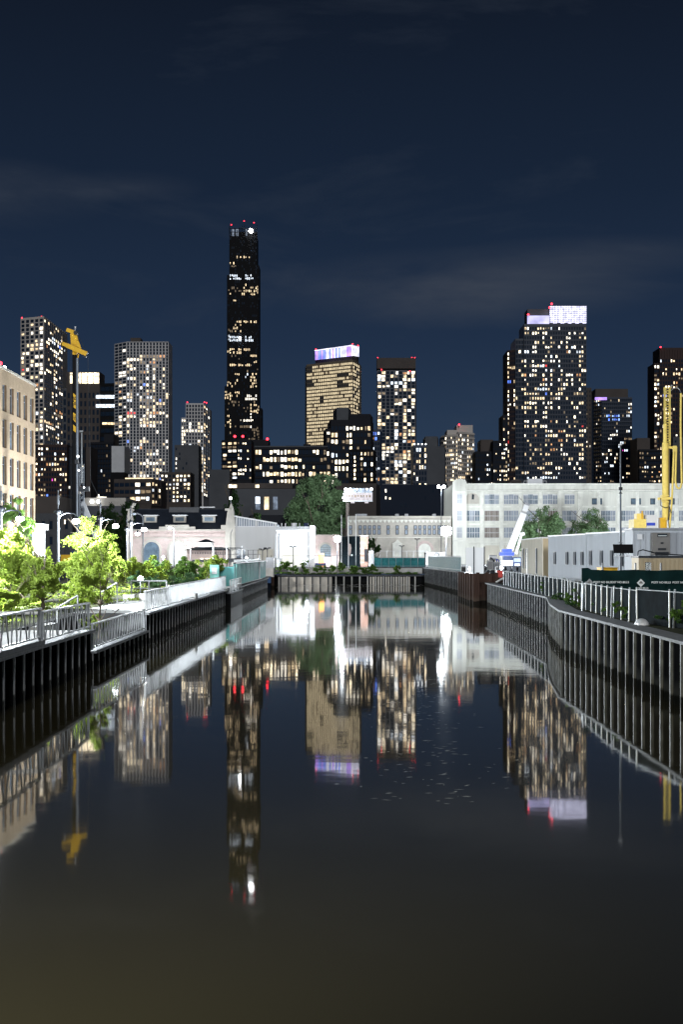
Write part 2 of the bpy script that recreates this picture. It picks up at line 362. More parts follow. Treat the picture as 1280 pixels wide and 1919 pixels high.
structure(MB().add([(-30, -30, 0), (34, -30, 0), (34, 275, 0), (-30, 275, 0)], [(0, 1, 2, 3)]), 'water', 'water')
WL = -10.8; WR = 11.05
LZ, DZ, RZ = 1.72, .78, 2.18
def sheet(b, pts, z, k=0): b.add([(x, y, z) for x, y in pts], [tuple(range(len(pts)))], k)
b = MB()
sheet(b, [(-900, -40), (WL - .2, -40), (WL - .2, 69), (-900, 69)], LZ)
sheet(b, [(-900, 69), (-14.2, 69), (-14.2, 88), (-900, 88)], LZ)
sheet(b, [(-900, 88), (WL - .2, 88), (-10.2, 222), (-10.6, 263.5), (-900, 263.5)], LZ)
sheet(b, [(-14.2, 69), (WL - .2, 69), (WL - .2, 88), (-14.2, 88)], DZ)
b.add([(-14.2, 69, DZ), (-14.2, 88, DZ), (-14.2, 88, LZ), (-14.2, 69, LZ)], [(0, 1, 2, 3)])
b.add([(-14.2, 88, DZ), (WL - .2, 88, DZ), (WL - .2, 88, LZ), (-14.2, 88, LZ)], [(0, 1, 2, 3)])
RW = [(11.05, -40), (11.05, 80), (11.9, 90), (13.5, 104), (14.1, 155), (13.4, 158), (13.4, 178), (15.0, 184), (14.9, 205), (13.6, 263.5)]
for (xa, ya), (xb, yb) in zip(RW, RW[1:]): sheet(b, [(xa + .2, ya), (900, ya), (900, yb), (xb + .2, yb)], RZ)
sheet(b, [(-900, 263.5), (900, 263.5), (900, 276), (-900, 276)], 1.7)
b.add([(-900, 276, 1.7), (900, 276, 1.7), (900, 276, GZ), (-900, 276, GZ)], [(0, 1, 2, 3)])
sheet(b, [(-6000, 276), (6000, 276), (6000, 8000), (-6000, 8000)], GZ)
structure(b, 'ground', 'asphalt')
b = MB(); sheet(b, [(-14.0, -20), (WL - .35, -20), (WL - .35, 68.5), (-14.0, 68.5)], LZ + .02); sheet(b, [(-15.0, 88.3), (WL - .35, 88.3), (-10.5, 215), (-15, 215)], LZ + .02)
structure(b, 'promenade_path', 'concrete_light')
b = MB(); sheet(b, [(-40, 20), (-14.3, 20), (-14.3, 68.7), (-15.2, 88), (-15.2, 215), (-40, 215)], LZ + .015); sheet(b, [(-14.1, 71), (WL - 1.3, 71), (WL - 1.3, 87.5), (-14.1, 87.5)], DZ + .02)
structure(b, 'planting_bed', 'soil')
b = MB(); sheet(b, [(11.9, 10), (30, 10), (30, 150), (14.9, 150), (14.4, 106), (12.6, 92), (11.9, 80)], RZ + .015)
structure(b, 'verge', 'soil')
# ================================================================ CANAL WALLS
def pile_wall(label, pts, zt, side, matw, spacing=1.65, ribw=.09, capw=.45, capm='pile_cap', group='sheet pile canal walls', ribm='pile_rib', ribd=.06, seed=0):
    """side=+1: water lies on the +X side"""
    r = random.Random(seed); x0, y0 = pts[0]; o = thing('sheet_pile_wall', label, 'canal wall', (x0, y0, 0), group)
    b = MB(); cp = MB(); n = 0
    for (xa, ya), (xb, yb) in zip(pts, pts[1:]):
        u = Vector((xb - xa, yb - ya, 0)); Lw = u.length; u.normalize(); nr = Vector((u.y, -u.x, 0)) * (1 if side > 0 else -1)
        if nr.x * side < 0 and abs(nr.x) > .1: nr = -nr
        P = lambda s_, d, z: Vector((xa, ya, z)) + u * s_ + nr * d
        # corrugated sheets: pans stand back between ribs
        k = max(1, round(Lw / spacing)); sp = Lw / k
        for i in range(k):
            prof = [(0, 0), (.12, -.0), (.25, -.22), (.75, -.22), (.88, 0), (1, 0)]
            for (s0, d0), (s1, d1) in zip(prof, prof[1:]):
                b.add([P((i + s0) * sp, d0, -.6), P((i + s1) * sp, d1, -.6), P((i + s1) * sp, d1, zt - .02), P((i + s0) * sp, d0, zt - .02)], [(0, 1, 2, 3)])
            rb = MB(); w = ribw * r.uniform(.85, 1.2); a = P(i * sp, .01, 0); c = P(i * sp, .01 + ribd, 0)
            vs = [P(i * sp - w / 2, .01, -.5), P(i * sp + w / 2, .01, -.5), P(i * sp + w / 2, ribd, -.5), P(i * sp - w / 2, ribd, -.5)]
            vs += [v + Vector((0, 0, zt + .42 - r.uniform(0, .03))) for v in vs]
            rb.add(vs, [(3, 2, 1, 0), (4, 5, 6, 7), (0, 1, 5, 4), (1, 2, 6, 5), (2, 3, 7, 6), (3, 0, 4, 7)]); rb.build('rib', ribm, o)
        cp.add([P(0, .2, zt - .1), P(Lw, .2, zt - .1), P(Lw, -capw, zt - .1), P(0, -capw, zt - .1), P(0, .2, zt), P(Lw, .2, zt), P(Lw, -capw, zt), P(0, -capw, zt)],
               [(3, 2, 1, 0), (4, 5, 6, 7), (0, 1, 5, 4), (1, 2, 6, 5), (2, 3, 7, 6), (3, 0, 4, 7)])
    b.build('wall_panel', matw, o); cp.build('cap', capm, o); return o
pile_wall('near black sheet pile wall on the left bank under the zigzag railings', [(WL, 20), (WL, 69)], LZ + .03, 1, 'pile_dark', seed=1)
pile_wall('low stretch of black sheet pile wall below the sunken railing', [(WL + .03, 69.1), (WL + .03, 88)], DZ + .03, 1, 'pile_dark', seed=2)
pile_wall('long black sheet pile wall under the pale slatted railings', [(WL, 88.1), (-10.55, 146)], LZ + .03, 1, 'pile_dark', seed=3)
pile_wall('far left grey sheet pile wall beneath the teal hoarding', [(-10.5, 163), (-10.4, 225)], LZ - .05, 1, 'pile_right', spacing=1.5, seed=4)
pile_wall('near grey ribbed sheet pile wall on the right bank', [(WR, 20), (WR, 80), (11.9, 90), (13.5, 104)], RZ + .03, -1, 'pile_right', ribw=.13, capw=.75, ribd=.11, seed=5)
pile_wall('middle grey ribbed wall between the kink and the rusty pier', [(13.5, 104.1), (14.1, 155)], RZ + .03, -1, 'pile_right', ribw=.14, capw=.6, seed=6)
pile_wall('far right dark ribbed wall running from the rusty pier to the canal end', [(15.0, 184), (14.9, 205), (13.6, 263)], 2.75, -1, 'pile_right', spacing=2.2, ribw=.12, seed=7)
# rusty cofferdam
o = thing('rusty_pier', 'rusty steel sheet pile box standing out from the right bank', 'pier', (14.6, 170, 0)); b = MB()
xs0, xs1 = 13.05, 15.5
for i in range(8):
    a = xs0 + (xs1 - xs0) * i / 8; w = (xs1 - xs0) / 8; b.box(a, a + w * .98, 158.4 - (.16 if i % 2 else 0), 158.8, -.5, 3.05 + (.12 if i % 3 == 1 else 0))
for i in range(12): b.box(xs0 - (.15 if i % 2 else 0), xs0 + .3, 158.9 + i * 1.55, 160.4 + i * 1.55, -.5, 3.0)
b.box(xs0 + .3, xs1 + .6, 158.9, 177, -.5, 2.6); b.build('sheet_wall', 'rust', o)
b = MB().beam((15.3, 158.2, 2.2), (16.3, 155.8, 2.95), .18, .18).beam((15.2, 158.0, 1.2), (16.4, 155.8, 2.6), .14, .14); b.build('timber_brace', 'concrete', o)
# small dark dock joint on left
o = thing('timber_dock', 'black timber dock stub with white rails beside the teal hoarding', 'dock', (-11.2, 154, 0)); b = MB()
b.box(-12.5, -10.1, 146.1, 162.8, -.5, 1.35); b.build('dock_deck', 'pile_dark', o)
b = MB(); b.box(-12.5, -10.0, 146.1, 162.8, 1.36, 1.5); b.build('walkway', 'pile_cap', o)
for yy in (146.5, 150.5, 154.5, 158.5, 162.5): MB().tube((-10.2, yy, 1.5), (-10.2, yy, 2.6), .05).build('post', 'rail_metal', o)
for i, yy in enumerate((147.5, 148.5, 149.5, 151.5, 152.5, 153.5, 155.5, 156.5, 157.5, 159.5, 160.5, 161.5)): MB().tube((-10.2, yy, 1.6), (-10.2, yy, 2.5), .025, n=5).build('baluster', 'rail_metal', o)
MB().tube((-10.2, 146.4, 2.6), (-10.2, 162.6, 2.6), .05).build('top_rail', 'rail_metal', o)
MB().tube((-10.2, 146.4, 2.05), (-10.2, 162.6, 2.05), .03).build('mid_rail', 'rail_metal', o)
# end bulkhead
o = thing('end_bulkhead', 'low timber and concrete bulkhead closing the far end of the canal', 'canal wall', (1, 263, 0)); b = MB()
b.box(-11.2, 13.7, 263.6, 264.4, -.5, 1.3); b.build('wall_panel', 'pile_dark', o)
b = MB(); b.box(-10.4, -1.6, 263.3, 263.58, -.5, 1.25); b.build('wall_panel', 'stone', o)
b = MB()
for i in range(16): b.box(4.7 + i * .42, 4.95 + i * .42, 263.1, 263.58, -.5, 1.25)
b.build('wall_panel', 'stone', o)
MB().box(-11.2, 13.7, 263.0, 264.4, 1.32, 1.6).build('cap', 'dark_metal', o)
for i in range(18):
    xx = -10 + i * 1.3; MB().box(xx - .11, xx + .11, 262.85, 263.25, -.5, 1.3).build('pile', 'dark_metal' if i < 7 else 'concrete', o)
MB().box(-9.0, 13.6, 270, 270.3, 1.7, 2.62).build('low_wall', 'concrete', o)
# ================================================================ LEFT RAILINGS
def railing(label, p0, p1, h, nb, tilt, group, panel=None, seed=0, bw=.10, both=True):
    r = random.Random(seed); p0 = Vector(p0); p1 = Vector(p1); u = (p1 - p0); Lw = u.length; u.normalize(); o = thing('railing', label, 'railing', p0, group)
    up = Vector((0, 0, 1))
    MB().beam(p0 + up * h, p1 + up * h, .16, .06).build('top_rail', 'rail_metal', o)
    MB().beam(p0 + up * .1, p1 + up * .1, .10, .05).build('bottom_rail', 'rail_metal', o)
    for q in (p0 + u * .06, p1 - u * .06): MB().beam(q, q + up * (h - .03), .09, .09).build('post', 'rail_metal', o)
    for i in range(nb):
        s0 = Lw * (i + .5) / nb; t_ = tilt * (1 if i % 2 else -1) * r.uniform(.3, 1.25); a = p0 + u * (s0 - t_) + up * .13; c = p0 + u * (s0 + t_) + up * (h - .03)
        MB().beam(a, c, .03, bw).build('baluster', 'rail_metal', o)
    if panel: MB().beam(p0 + up * (h * .52) + Vector((-.35, 0, 0)), p1 + up * (h * .52) + Vector((-.35, 0, 0)), .04, h * .7).build('back_panel', panel, o)
    return o
G = 'promenade railings along the left bank'
railing('nearest zigzag railing at the left edge of the frame', (WL - .05, 38, LZ + .2), (WL - .05, 57.6, LZ + .2), 1.12, 26, .22, G, seed=1, bw=.13)
railing('second zigzag railing just past the nearest one', (WL - .05, 58.0, LZ + .06), (WL - .05, 68.7, LZ + .06), 1.12, 17, .2, G, seed=2, bw=.13)
railing('sunken zigzag railing in front of the small tree', (WL - .02, 69.4, DZ + .06), (WL - .02, 87.7, DZ + .06), 1.12, 40, .22, G, seed=3, bw=.12)
railing('short slatted railing just after the step up', (WL - .05, 88.3, LZ + .06), (WL + .0, 99.6, LZ + .06), 1.15, 26, .15, G, seed=4)
railing('long pale slatted railing in the middle of the left bank', (WL, 100.0, LZ + .06), (-10.7, 128.5, LZ + .06), 1.2, 70, .06, G, seed=5)
railing('far slatted railing ending at the teal box', (-10.7, 129, LZ + .06), (-10.55, 145.5, LZ + .06), 1.2, 40, .05, G, seed=6)
o = thing('concrete_curb', 'stained concrete curb carrying the nearest railing', 'curb', (WL, 48, LZ)); MB().box(WL - .35, WL + .13, 38, 57.7, LZ + .04, LZ + .2).build('slab', 'pile_cap', o)
o = thing('handrail', 'long straight white handrail crossing the path at the left edge', 'handrail', (-14, 58, LZ))
MB().tube((-15.5, 58, LZ + 1.15), (WL - .1, 57.9, LZ + 1.15), .06).build('rail', 'white_metal', o)
for xx in (-15.2, -13.8, -12.4): MB().tube((xx, 58, LZ), (xx, 58, LZ + 1.15), .035).build('post', 'white_metal', o)
o = thing('low_planter_wall', 'white concrete planter wall behind the nearest railings', 'wall', (-13, 60, LZ))
MB().box(-14.2, -13.9, 30, 57, LZ, LZ + .55).build('wall', 'concrete_light', o)
o = thing('stepped_seating', 'pale concrete steps rising behind the sunken railing', 'steps', (-14, 78, DZ))
MB().box(-14.2, -13.2, 73, 77.5, DZ, DZ + .45).build('step', 'concrete_light', o); MB().box(-14.2, -13.7, 73, 77.5, DZ + .45, DZ + .9).build('step', 'concrete_light', o)
def steprail(label, x, y, z):
    o = thing('stair_handrail', label, 'handrail', (x, y, z), 'bent stair handrails')
    MB().path([(x, y, z), (x, y, z + .95), (x + 1.0, y, z + 1.55), (x + 1.0, y, z + .3)], .045).build('rail', 'rail_metal', o); return o
steprail('bent steel handrail left of the small tree', -13.9, 78.3, LZ - .3); steprail('bent steel handrail standing beyond the small tree', -14.6, 97, LZ)
o = thing('ramp_rail', 'steel ramp rail beside the glaring planting light', 'handrail', (-13.5, 118, LZ))
for xx in (-15.5, -14.2, -12.9): MB().tube((xx, 118, LZ), (xx, 118, LZ + 1.3), .05).build('post', 'rail_metal', o)
MB().tube((-15.5, 118, LZ + 1.3), (-12.9, 118, LZ + 1.3), .05).build('top_rail', 'rail_metal', o); MB().tube((-15.5, 118, LZ + .75), (-12.9, 118, LZ + .75), .03).build('mid_rail', 'rail_metal', o)
for i in range(5):
    x = -15.3 + i * 1.0; MB().box(x, x + .8, 112 + i * .9, 113.2 + i * .9, LZ, LZ + .42 + .06 * (i % 2)).build('stone_block', 'concrete_light', label=['first pale stone block under the ramp rail, leftmost of five', 'second pale stone block from the left under the ramp rail', 'middle one of the five pale stone blocks', 'fourth pale stone block from the left near the canal', 'rightmost pale stone block, nearest the railing'][i], cat='stone block', group='stone seating blocks')
# ================================================================ LAMPS ON THE PROMENADE
LP = {}
def promenade_lamp():
    o = thing('street_lamp', 'x', 'street lamp', (0, 0, 0), 'arm street lamps along the promenade')
    MB().tube((0, 0, 0), (0, 0, 6.6), .13, .09, 10).tube((0, 0, 6.6), (0, 0, 8.3), .06, .05, 8).tube((0, 0, 7.2), (0, 0, 7.9), .10, .10, 8).build('pole', 'pole_dark', o)
    MB().ball((0, 0, 6.6), .24, 8, 6).tube((-.35, 0, 6.6), (.35, 0, 6.6), .07).build('collar', 'dark_metal', o)
    MB().path([(0, 0, 6.0), (.25, 0, 6.35), (.7, 0, 6.5), (1.25, 0, 6.45), (1.4, 0, 6.3)], .05).build('arm', 'pole_dark', o)
    MB().tube((1.4, 0, 6.3), (1.4, 0, 5.95), .07, .24, 10).build('hood', 'dark_metal', o)
    MB().ball((1.4, 0, 5.86), .30, 12, 8, sz=.7).build('lens', 'lamp_white', o)
    return o
LMP = promenade_lamp()
lspots = [(-25.0, 117.5, 'street lamp at the left edge, close to the tan brick building'), (-22.3, 126, 'street lamp left of the small tree, its white glare above the bushes'),
          (-22.3, 148, 'street lamp in the bright leaves left of the pumping station'), (-22.0, 167, 'tall street lamp before the pumping station gable'), (-27.5, 205, 'small far street lamp glaring between the second and third poles'),
          (-22.6, 97, 'street lamp just outside the left edge above the broad tree'), (-22.8, 76, 'street lamp outside the left edge near the second zigzag railing')]
for i, (x, y, lb) in enumerate(lspots):
    a = LMP if i == 0 else copy_tree(LMP); a.location = (x, y, LZ); a['label'] = lb
    if i == 0: lamp('lamp_light', (x + 1.4, y, LZ + 5.3), 3500, parent=a, r=.2); continue
    lamp('lamp_light', (x + 1.4, y, LZ + 5.3), (0, 15000, 14000, 12000, 10000, 38000, 22000)[i], r=.2, parent=a)
def spot_fixture(label, loc, power, target):
    o = thing('floodlight', label, 'floodlight', loc, 'work floodlights'); x, y, z = loc
    MB().tube((x, y, LZ if y < 260 else GZ), (x, y, z - .2), .03).build('pole', 'pole_dark', o)
    MB().ball((x, y, z), .22, 12, 8, sz=.8).build('lens', 'lamp_white', o); d = (Vector(target) - Vector(loc)).normalized()
    lamp('flood_light', Vector(loc) + d * .5, power, r=.25, parent=o)
    return o
spot_fixture('low glaring floodlight among the bushes behind the long railing', (-15.2, 121, 3.15), 900, (-15, 100, 4))
# ================================================================ TREES AND PLANTS
def crown(seed, blobs, n, leaf, gap=.12, gs=.5, flat=False, up=0.0):
    """many leaf-sized faces spread through clumps; blobs (x,y,z,rx,ry,rz)"""
    r = random.Random(seed); b = MB(); vs = b.v; fs = b.f; tot = [q[3] * q[4] * q[5] for q in blobs]; off = Vector((seed * 7.3, seed * 3.1, 0))
    # secondary clumps
    cl = []
    for q in blobs:
        k = max(5, int(14 * (q[3] * q[4] * q[5]) ** .4))
        for _ in range(k):
            v = Vector((r.gauss(0, 1), r.gauss(0, 1), r.gauss(0, 1))).normalized() * r.uniform(.5, 1.0)
            cl.append((q[0] + v.x * q[3], q[1] + v.y * q[4], q[2] + v.z * q[5], q[3] * r.uniform(.22, .42), q[4] * r.uniform(.22, .42), q[5] * r.uniform(.16, .34)))
    cnt = 0
    while cnt < n:
        q = r.choice(cl); v = Vector((r.gauss(0, 1), r.gauss(0, 1), r.gauss(0, 1))).normalized() * (r.random() ** .45)
        p = Vector((q[0] + v.x * q[3], q[1] + v.y * q[4], q[2] + v.z * q[5]))
        if mnoise.noise(p * gs + off) < -gap: cnt += .15; continue
        d = Vector((r.gauss(0, 1), r.gauss(0, 1), r.gauss(0, .6) + up)).normalized(); a = d.orthogonal().normalized(); a = (Matrix.Rotation(r.uniform(0, 6.28), 3, d) @ a)
        s_ = leaf * r.uniform(.6, 1.3); c = d.cross(a)
        k = len(vs); vs.append(tuple(p - a * s_)); vs.append(tuple(p + c * s_ * .5)); vs.append(tuple(p + a * s_)); vs.append(tuple(p - c * s_ * .5 + d * s_ * .15))
        fs.append((k, k + 1, k + 2, k + 3)); b.m.append(0); cnt += 1
    return b
def limbs(b, base, top, r0, spread, seed, nb=7, sub=3):
    r = random.Random(seed); base = Vector(base); H = top - base.z; p = base.copy(); pts = [p.copy()]
    for i in range(4): p = p + Vector((r.uniform(-.05, .05) * H * .3, r.uniform(-.05, .05) * H * .3, H * .2)); pts.append(p.copy())
    for i in range(4): b.tube(pts[i], pts[i + 1], r0 * (1 - i * .2), r0 * (1 - (i + 1) * .2), 7)
    for k in range(nb):
        s_ = pts[1 + k % 4]; a = 6.28 * k / nb + r.uniform(-.4, .4); e = s_ + Vector((math.cos(a) * spread * r.uniform(.5, .9), math.sin(a) * spread * r.uniform(.5, .9), H * r.uniform(.18, .42)))
        mid = (s_ + e) / 2 + Vector((0, 0, -.04 * H)); b.tube(s_, mid, r0 * .45, r0 * .3, 5); b.tube(mid, e, r0 * .3, r0 * .12, 5)
        for j in range(sub):
            q = mid.lerp(e, r.uniform(.1, .8)); f_ = q + Vector((r.uniform(-1, 1) * spread * .35, r.uniform(-1, 1) * spread * .35, H * r.uniform(.06, .2))); b.tube(q, f_, r0 * .16, r0 * .06, 4)
def tree(name, label, cat, loc, h, w, seed, leafmat, n, leaf, base=.3, group=None, tr=.12, blobs=None, gap=.12, gs=.5, nb=7):
    o = thing(name, label, cat, loc, group); x, y, z = loc
    b = MB(); limbs(b, loc, z + h * .9, tr, w * .5, seed, nb); b.build('trunk', 'bark', o)
    if blobs is None:
        r = random.Random(seed + 99); ch = h * (1 - base); blobs = []
        for i in range(6):
            a = 6.28 * i / 6 + r.uniform(-.5, .5); rr = w * .24
            blobs.append((x + math.cos(a) * rr, y + math.sin(a) * rr, z + h * base + ch * r.uniform(.25, .6), w * .24, w * .24, ch * .25))
        blobs.append((x + r.uniform(-.1, .1) * w, y, z + h * base + ch * .74, w * .22, w * .22, ch * .24)); blobs.append((x, y, z + h * base + ch * .45, w * .32, w * .32, ch * .33))
    else: blobs = [(x + a * w, y + b_ * w, z + c * h, d * w, d * w, e * h) for a, b_, c, d, e in blobs]
    crown(seed, blobs, n, leaf, gap, gs).build('crown', leafmat, o); return o
def bush(name, label, cat, loc, w, d, h, seed, leafmat, n, leaf, group=None, up=0):
    o = thing(name, label, cat, loc, group); x, y, z = loc; r = random.Random(seed); b = MB()
    for i in range(7): b.tube((x + r.uniform(-.2, .2) * w, y + r.uniform(-.2, .2) * d, z), (x + r.uniform(-.4, .4) * w, y + r.uniform(-.4, .4) * d, z + h * .7), .03, .012, 4)
    b.build('stem', 'bark', o)
    blobs = [(x + r.uniform(-.35, .35) * w, y + r.uniform(-.3, .3) * d, z + h * r.uniform(.3, .7), w * .22, d * .25, h * .3) for _ in range(6)]
    crown(seed, blobs, n, leaf, .15, .8, up=up).build('foliage', leafmat, o); return o
LT = 'young trees on the promenade'
tree('tree', 'small multi-stemmed tree standing in the sunken bed behind the low railing', 'tree', (-12.1, 80, DZ), 4.6, 3.3, 11, 'leaf_bright', 8840, .063, .32, LT, tr=.07, gap=.05, nb=10)
tree('tree', 'broad bright tree at the left edge in front of the tan brick building', 'tree', (-19.6, 95, LZ), 5.4, 4.6, 12, 'leaf_bright', 13600, .089, .12, LT)
tree('tree', 'dense yellow-green tree just right of the white corner of the brick building', 'tree', (-16.4, 88, LZ), 4.0, 3.6, 13, 'leaf_bright', 11900, .074, .06, LT)
tree('tree', 'tall light green tree between the first two lamp glares', 'tree', (-20.4, 130, LZ), 6.3, 5.6, 14, 'leaf_bright', 12750, .104, .15, LT)
tree('tree', 'airy light green tree between the brick building and the second lamp pole', 'tree', (-23.0, 110, LZ), 5.2, 5.0, 17, 'leaf_bright', 11900, .089, .1, LT)
tree('tree', 'rounded light green tree under the third lamp glare', 'tree', (-18.6, 118, LZ), 4.6, 4.4, 15, 'leaf_bright', 11050, .089, .12, LT)
tree('tree', 'dark leafy tree against the right corner of the tan brick building', 'tree', (-25.4, 125, LZ), 7.8, 4.2, 16, 'leaf_mid', 5000, .14, .35, LT)
SH = 'shrubs in the promenade beds'
sh = [(-22.5, 88, 5, 6, 3.6, 'leaf_bright', 'big bright shrub at the far left edge under the broad tree'), (-19.0, 110, 5, 5, 3.4, 'leaf_bright', 'thick bright shrub between the two big left trees'), (-15.9, 74, 3.2, 3, 1.7, 'leaf_bright', 'low ground shrub behind the second zigzag railing'), (-18.5, 76, 4.5, 4, 2.4, 'leaf_bright', 'wide sunlit-looking shrub at the far left edge'),
      (-13.0, 84.5, 1.7, 3.5, 1.1, 'leaf_bright', 'grassy clump right of the small tree'), (-12.7, 75, 1.5, 2.5, .7, 'leaf_bright', 'low green tuft left of the small tree foot'),
      (-16.3, 104, 3.6, 4, 2.0, 'leaf_bright', 'pale green shrub before the glaring planting light'), (-17.4, 140, 4.5, 5, 3.4, 'leaf_bright', 'tall shrub right of the fourth lamp pole'),
      (-16.4, 150, 4.4, 5, 3.2, 'leaf_mid', 'deep green shrub in the middle of the shrub row'), (-14.9, 156, 4.2, 5, 3.1, 'leaf_mid', 'shrub with dark hollows near the end of the row'),
      (-13.6, 162, 4.2, 5, 3.2, 'leaf_bright', 'last bright shrub touching the teal box'), (-13.7, 135, 3.2, 4, 1.9, 'leaf_blue', 'grey-green shrub behind the long slatted railing'),
      (-15.6, 131, 3.2, 4, 2.1, 'leaf_blue', 'soft grey-green shrub just right of the ramp rail'), (-21, 104, 5, 5, 3.2, 'leaf_bright', 'large bright shrub beneath the second lamp'),
      (-18.0, 84, 4, 4, 2.6, 'leaf_bright', 'dense shrub left of the bent handrail'), (-20.5, 152, 4.5, 5, 3.6, 'leaf_bright', 'bright shrub right below the twin lamp glares')]
for i, (x, y, w, d, h, mt_, lb) in enumerate(sh): bush('shrub', lb, 'shrub', (x, y, DZ if -14.1 < x and 69 < y < 88 else LZ), w, d, h, 40 + i, mt_, int(2600 + w * d * 150), .068 + y * .0003, SH)
# plants on the end wall
for i, (px, w, h, lb) in enumerate([(528, 3.2, 2.4, 'yellow-green bush at the left corner of the canal end'), (575, 2.6, 2.6, 'bush below the white building on the end wall'), (598, 2.2, 1.6, 'low plant right of the white building on the end wall'), (633, 3.0, 2.0, 'bush under the glaring end floodlight'),
      (663, 2.4, 1.6, 'low bush before the dark gate'), (690, 3.4, 1.8, 'leafy bush at the foot of the brick pier'), (741, 1.6, 1.5, 'small vine hanging on the low end wall'), (548, 2.2, 1.6, 'dark low shrub left of the lamp post on the end wall')]):
    bush('shrub', lb, 'shrub', (X(px, 267), 267, 1.7), w, 2.2, h, 70 + i, 'leaf_mid', 1100, .16, 'plants growing on the canal end wall')
b = crown(5, [(X(px, 266), 266, 1.75, 1.6, .8, .25) for px in range(525, 790, 14)], 5000, .12, .3, .6, up=.8); b.build('ground_cover', 'leaf_mid', label='weeds and grass along the canal end wall', cat='weeds', kind='stuff')
b = crown(6, [(12.8 + R.uniform(-.1, 1.2), y, RZ + .15, .8, 1.6, .3) for y in range(44, 100, 3)], 9000, .07, .2, .8, up=1); b.build('ground_cover', 'leaf_dark', label='dark weeds behind the right canal wall', cat='weeds', kind='stuff')
b = crown(8, [(R.uniform(-24, -15.5), R.uniform(70, 160), LZ + .12, 1.8, 2.5, .3) for _ in range(45)], 16000, .09, .2, .6, up=1); b.build('ground_cover', 'leaf_bright', label='low planting covering the promenade bed', cat='plants', kind='stuff')
for i, (x, y, w, h, lb) in enumerate([(12.5, 84, 1.8, 1.4, 'weedy bush at the kink of the right wall'), (12.4, 72, 1.6, 1.1, 'weeds by the fifth bright fence post'), (12.3, 68, 1.5, .9, 'small weeds beside the white dome'), (13.6, 59, 2.6, 1.5, 'tall dark weeds at the right edge'), (14.6, 110, 2.0, 1.3, 'weeds before the beige site office')]):
    bush('weed_clump', lb, 'weeds', (x, y, RZ), w, 2.2, h, 90 + i, 'leaf_mid', 900, .07, 'weed clumps on the right bank', up=1)
tree('tree', 'big dark green tree in the middle of the skyline behind the white building', 'tree', (X(593, 392), 392, GZ), 23.5, 15, 21, 'leaf_tree', 24000, .34, .08, 'large trees beyond the canal', tr=.5, gs=.28, gap=.12,
     blobs=[(-.1, 0, .75, .24, .16), (.14, 0, .80, .26, .16), (.32, 0, .66, .20, .14), (-.3, 0, .55, .24, .17), (.05, 0, .55, .3, .2), (.3, 0, .45, .2, .15), (-.28, 0, .33, .2, .15), (.05, 0, .3, .28, .17), (.25, 0, .25, .16, .12)])
tree('tree', 'leafy tree in front of the white warehouse beside the crane boom', 'tree', (X(1012, 340), 340, GZ), 13.2, 12.6, 22, 'leaf_tree', 19000, .2, .08, 'trees before the warehouse', tr=.25, gs=.45)
tree('tree', 'smaller pointed tree in front of the white warehouse above the long trailer', 'tree', (X(1104, 340), 340, GZ), 12.4, 10.6, 23, 'leaf_tree', 16000, .18, .08, 'trees before the warehouse', tr=.25, gs=.45)
tree('tree', 'dark tree behind the left gable of the pumping station', 'tree', (X(208, 360), 360, GZ), 13.5, 12, 24, 'leaf_dark', 7000, .4, .1, 'large trees beyond the canal', tr=.4, gs=.3)
tree('tree', 'dark tree showing just above the pumping station roof at left', 'tree', (X(245, 380), 380, GZ), 15.6, 9, 25, 'leaf_dark', 6000, .4, .2, 'large trees beyond the canal', tr=.4, gs=.3)
tree('tree', 'dark round tree behind the finial of the pumping station', 'tree', (X(437, 390), 390, GZ), 17.6, 8.2, 26, 'leaf_dark', 8000, .36, .15, 'large trees beyond the canal', tr=.4, gs=.3)
tree('tree', 'small dim tree below the three tall lit windows', 'tree', (X(484, 360), 360, GZ), 12, 5, 27, 'leaf_dark', 3000, .3, .3, 'large trees beyond the canal', tr=.3, gs=.3)
tree('tree', 'small round tree right of the brick pier', 'tree', (X(700, 300), 300, GZ), 6.2, 3.2, 28, 'leaf_dark', 3000, .16, .15, 'large trees beyond the canal', tr=.2, gs=.5)
# ================================================================ SKYLINE
def block(name, label, cat, segs, wall, group='lit towers on the skyline', palette=PAL, cap=100, depth=24, zb=GZ, extra=None, cap_z=0.6):
    """segs: list of (front points [(px,D)..], ytop, dict(facade options)); one body prism each"""
    pts0, _ = poly_at(segs[0][0], depth)
    o = thing(name, label, cat, ((pts0[0][0] + pts0[-1][0]) / 2, pts0[0][1] + depth / 2, zb), group)
    wins = []
    for pts, yt, op in segs:
        q, full = poly_at(pts, op.get('depth', depth)); zt = Z(yt, pts[0][1]); b = MB(); b.prism(full, zb, zt)
        b.prism([(x, y) for x, y in full], zt, zt + cap_z) if op.get('parapet') else None
        faces = op.get('faces', []); wb = op.get('zb', zb + 1)
        for i, fc in enumerate(faces):
            if not fc: continue
            fo = dict(wf=.62, hf=.6, fin=.35, slab=.25, every=1, top=1.0); fo.update(fc); cols = fo.pop('cols'); pitch = fo.pop('pitch'); yb = fo.pop('yb', None)
            facade(b, wins, q[i], q[i + 1], zt, Z(yb, q[i][1]) if yb else wb, cols, pitch, **fo)
        b.build('wall', op.get('wall', wall), o)
    put_windows(o, wins, cap)
    return o
def part_box(o, name, D, x0, x1, y0, y1, m, depth=10, dy=0, **kw):
    return MB().box(X(x0, D), X(x1, D), D + dy, D + dy + depth, Z(y1, D), Z(y0, D)).build(name, m, o, **kw)
